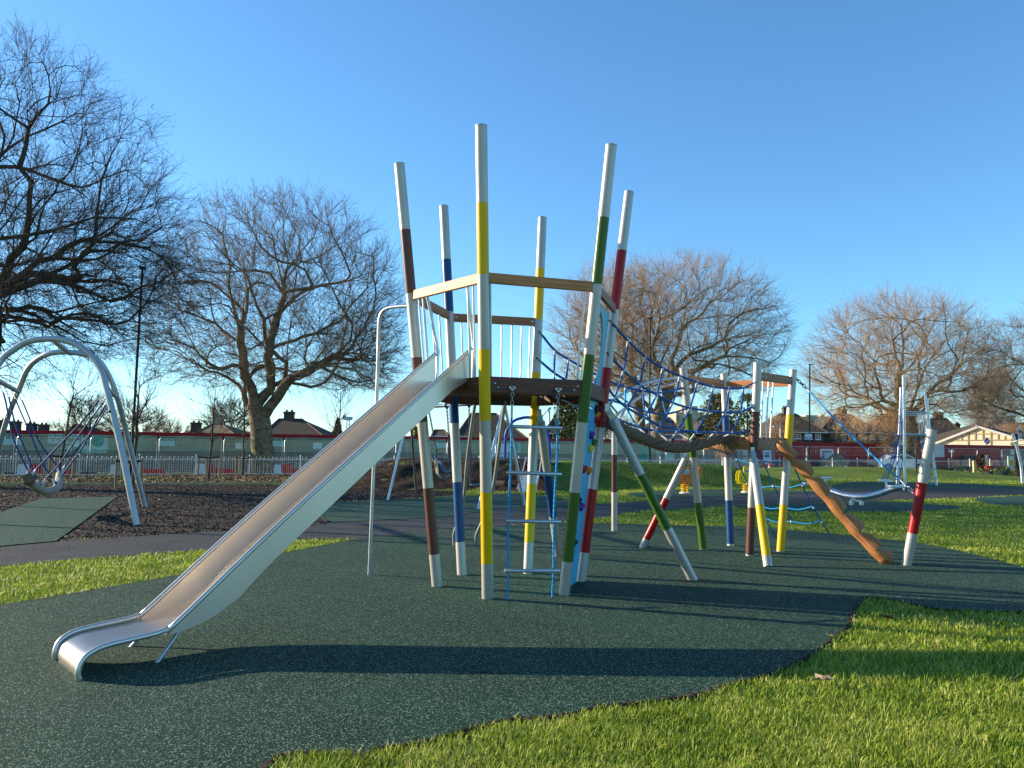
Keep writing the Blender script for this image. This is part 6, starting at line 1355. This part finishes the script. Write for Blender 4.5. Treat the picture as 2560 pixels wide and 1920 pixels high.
# ================================================================ CARS
def car(label, x0, x1, ytop, ybot, d, col, name='parked_car', flip=False):
    a = W(x0, ybot, d); b = W(x1, ybot, d); L_ = b.x-a.x; c = V(((a.x+b.x)/2, d, 0)); root = thing(name, c, label, 'car', 'cars parked by the hoarding'); k = L_/4.7; m = mat('car_paint_%d' % int(col[0]*1000), col, .28, .5, coat=.6)
    body = [(-2.33, .35), (-2.35, .62), (-2.30, .93), (-2.12, 1.02), (-1.55, 1.06), (-.95, 1.40), (-.35, 1.46), (.35, 1.44), (1.15, 1.06), (1.95, .92), (2.28, .75), (2.33, .5), (2.30, .30), (1.78, .27)]
    for cx in (1.42, -1.42):
        body += [(cx+.36*math.cos(t), .33+.36*math.sin(t)) for t in np.linspace(.0, math.pi, 9)]
        if cx > 0: body += [(.9, .22), (-.9, .22)]
    body += [(-1.9, .27)]
    M = Matrix.Translation(c) @ Matrix.Rotation(math.pi/2, 4, 'X') @ Matrix.Scale(k*(-1 if flip else 1), 4, (1, 0, 0))
    build('body', MB().prism(body, -.86, .86, 0, M), m, root)
    for s_ in (-1, 1):
        g = [(-1.42, 1.06), (-.93, 1.34), (-.06, 1.39), (-.06, 1.04)]; g2 = [(.02, 1.04), (.02, 1.39), (.34, 1.37), (1.0, 1.05)]
        for gg in (g, g2): build('side_window', MB().prism(gg, s_*.862, s_*.872, 0, M), glass, root)
    for cx in (1.42, -1.42):
        for s_ in (-1, 1):
            p = M @ V((cx, .33, s_*.78)); w_ = build('wheel', MB().lathe(p-V((0, .1, 0)), [(0, 0), (.20, 0), (.31, .01), (.33, .04), (.33, .18), (.30, .2), (0, .2)], 18, 0, (0, 1, 0)), black_p, root); build('rim', MB().lathe(p-V((0, .115, 0)), [(0, 0), (.19, .0), (.21, .02)], 12, 0, (0, 1, 0)), galv, w_)
    for s_ in (-1, 1): build('tail_light', MB().prism([(-2.36, .78), (-2.33, .92), (-2.05, .95), (-1.95, .88)], s_*.80, s_*.875, 0, M), mat('tail_light_red', (.5, .01, .01), .3), root)
    build('bumper', MB().prism([(-2.38, .35), (-2.38, .55), (-2.28, .55), (-2.28, .35)], -.8, .8, 0, M), black_p, root); return root
car('silver saloon car with red tail lights parked behind the climbing frame', 2184, 2312, 1131, 1168, 68.9, (.55, .60, .68))
car('dark green car mostly hidden behind the railing under the white logo panel', 2040, 2118, 1146, 1174, 65.6, (.02, .045, .035), flip=True)
# traffic cone
cb = V((W(1924, 1160, 60).x, 60, 0)); r_ = thing('traffic_cone', cb, 'orange traffic cone behind the railing in front of the pale door print', 'cone'); build('cone', MB().lathe(cb, [(.2, .03), (.14, .25), (.09, .5), (.03, .75), (0, .75)], 14), mat('cone_orange', (.7, .10, .03), .5), r_); build('sleeve', MB().lathe(cb, [(.137, .28), (.098, .47)], 14), paper, r_); build('foot', MB().box(cb+V((0, 0, .02)), (.45, .45, .04)), black_p, r_)
# distant mast and crane
fm = mat('hazy_steel', (.45, .50, .56), .8)
ms = V((W(869, 1110, 180).x, 180, 0)); r_ = thing('floodlight_mast', ms, 'pale lattice mast with a floodlight bank far off beside the conifer', 'mast'); tz = W(869, 1046, 180).z
mb = MB()
for sx_, sy_ in ((-.4, -.4), (.4, -.4), (.4, .4), (-.4, .4)): mb.tube([ms+V((sx_*1.5, sy_*1.5, 0)), V((ms.x+sx_*.6, ms.y+sy_*.6, tz))], .07, 4)
for q_ in range(8): z_ = tz*q_/8; mb.tube([V((ms.x-.5, ms.y-.4, z_)), V((ms.x+.5, ms.y-.4, z_+tz/8))], .05, 4)
build('lattice', mb, fm, r_); build('lamp_bank', MB().box((ms.x, ms.y, tz), (1.9, .6, .8), bev=.1).box((ms.x-.9, ms.y, tz+.2), (.8, .5, .9), bev=.1), fm, r_)
cr = V((W(1374, 1110, 400).x, 400, 0)); r_ = thing('tower_crane', cr, 'tiny pale tower crane on the skyline behind the rope ladder', 'crane'); t_ = W(1373, 1019, 400); build('mast', MB().tube([cr, t_], .5, 4), fm, r_); build('jib', MB().tube([t_, W(1352, 1046, 400)], .35, 4).tube([t_, W(1378, 1022, 400)], .5, 4), fm, r_)
# fallen leaves near the camera
def leaf(px, py, size, m, label, rot):
    b = G(px, py); b.z = .045 if m is not lf3 else .02; n = 9; mb = MB(); vs = [b+V((0, 0, size*.1))]
    for i in range(n):
        t = 2*math.pi*i/n+rot; r_ = size*(1 if i % 2 == 0 else .5)*random.uniform(.8, 1.15); vs.append(b+V((r_*math.cos(t), r_*.8*math.sin(t), size*random.uniform(.0, .5))))
    mb.add(vs, [(0, 1+i, 1+(i+1) % n) for i in range(n)]).tube([vs[1], vs[1]+V((size*.7*math.cos(rot), size*.7*math.sin(rot), .01))], .0015, 4); o = build('fallen_leaf', mb, m, origin=b); return tag(o, label, 'leaf', 'fallen leaves near the camera')
leaf(2054, 1721, .075, lf5, 'curled pale brown leaf on the near lawn, closest to the camera', .4); leaf(2216, 1553, .085, lf3, 'crumpled dark brown leaf on the lawn near the corner of the rubber', 1.2)
leaf(1837, 1412, .05, lf5, 'small brown leaf on the rubber beside the brown platform post', .2); leaf(2080, 1607, .03, lf2, 'tiny yellow leaf at the rubber edge by the near lawn', 2.); leaf(1797, 1258, .09, lf1, 'orange leaf on the asphalt path behind the blue platform post', .9)
# moon and aeroplane
mo = W(386, 267, 2000); k = 14; pts = [(math.cos(t), math.sin(t)) for t in np.linspace(math.pi/2, 3*math.pi/2, k)]; inn = [(math.cos(t)*.72, math.sin(t)) for t in np.linspace(3*math.pi/2, math.pi/2, k)][1:-1]
poly = pts+inn; v_ = [mo+V((x*8.5, 0, z*8.5)) for x, z in poly]; kk = len(v_); mb = MB(); mb.add(v_+[p+V((0, 2, 0)) for p in v_], [tuple(range(kk))[::-1], tuple(range(kk, 2*kk))]+[(i, (i+1) % kk, kk+(i+1) % kk, kk+i) for i in range(kk)])
o = build('crescent_moon', mb, mat('moon_white', (.62, .70, .80), 1.), origin=mo); tag(o, 'faint white crescent moon in the blue sky above the left trees', 'moon')
ap = W(2465, 748, 2200); mb = MB().tube([ap+V((-5, 0, 1)), ap+V((5, 0, -.6))], [.4, .7], 8).tube([ap+V((-1, -6, .2)), ap, ap+V((-1, 6, .2))], [.2, .6, .2], 4).tube([ap+V((-5, 0, 1)), ap+V((-6, 0, 3))], .3, 4); o = build('aeroplane', mb, fm, origin=ap); tag(o, 'tiny aeroplane low in the sky above the right-hand trees', 'aeroplane')
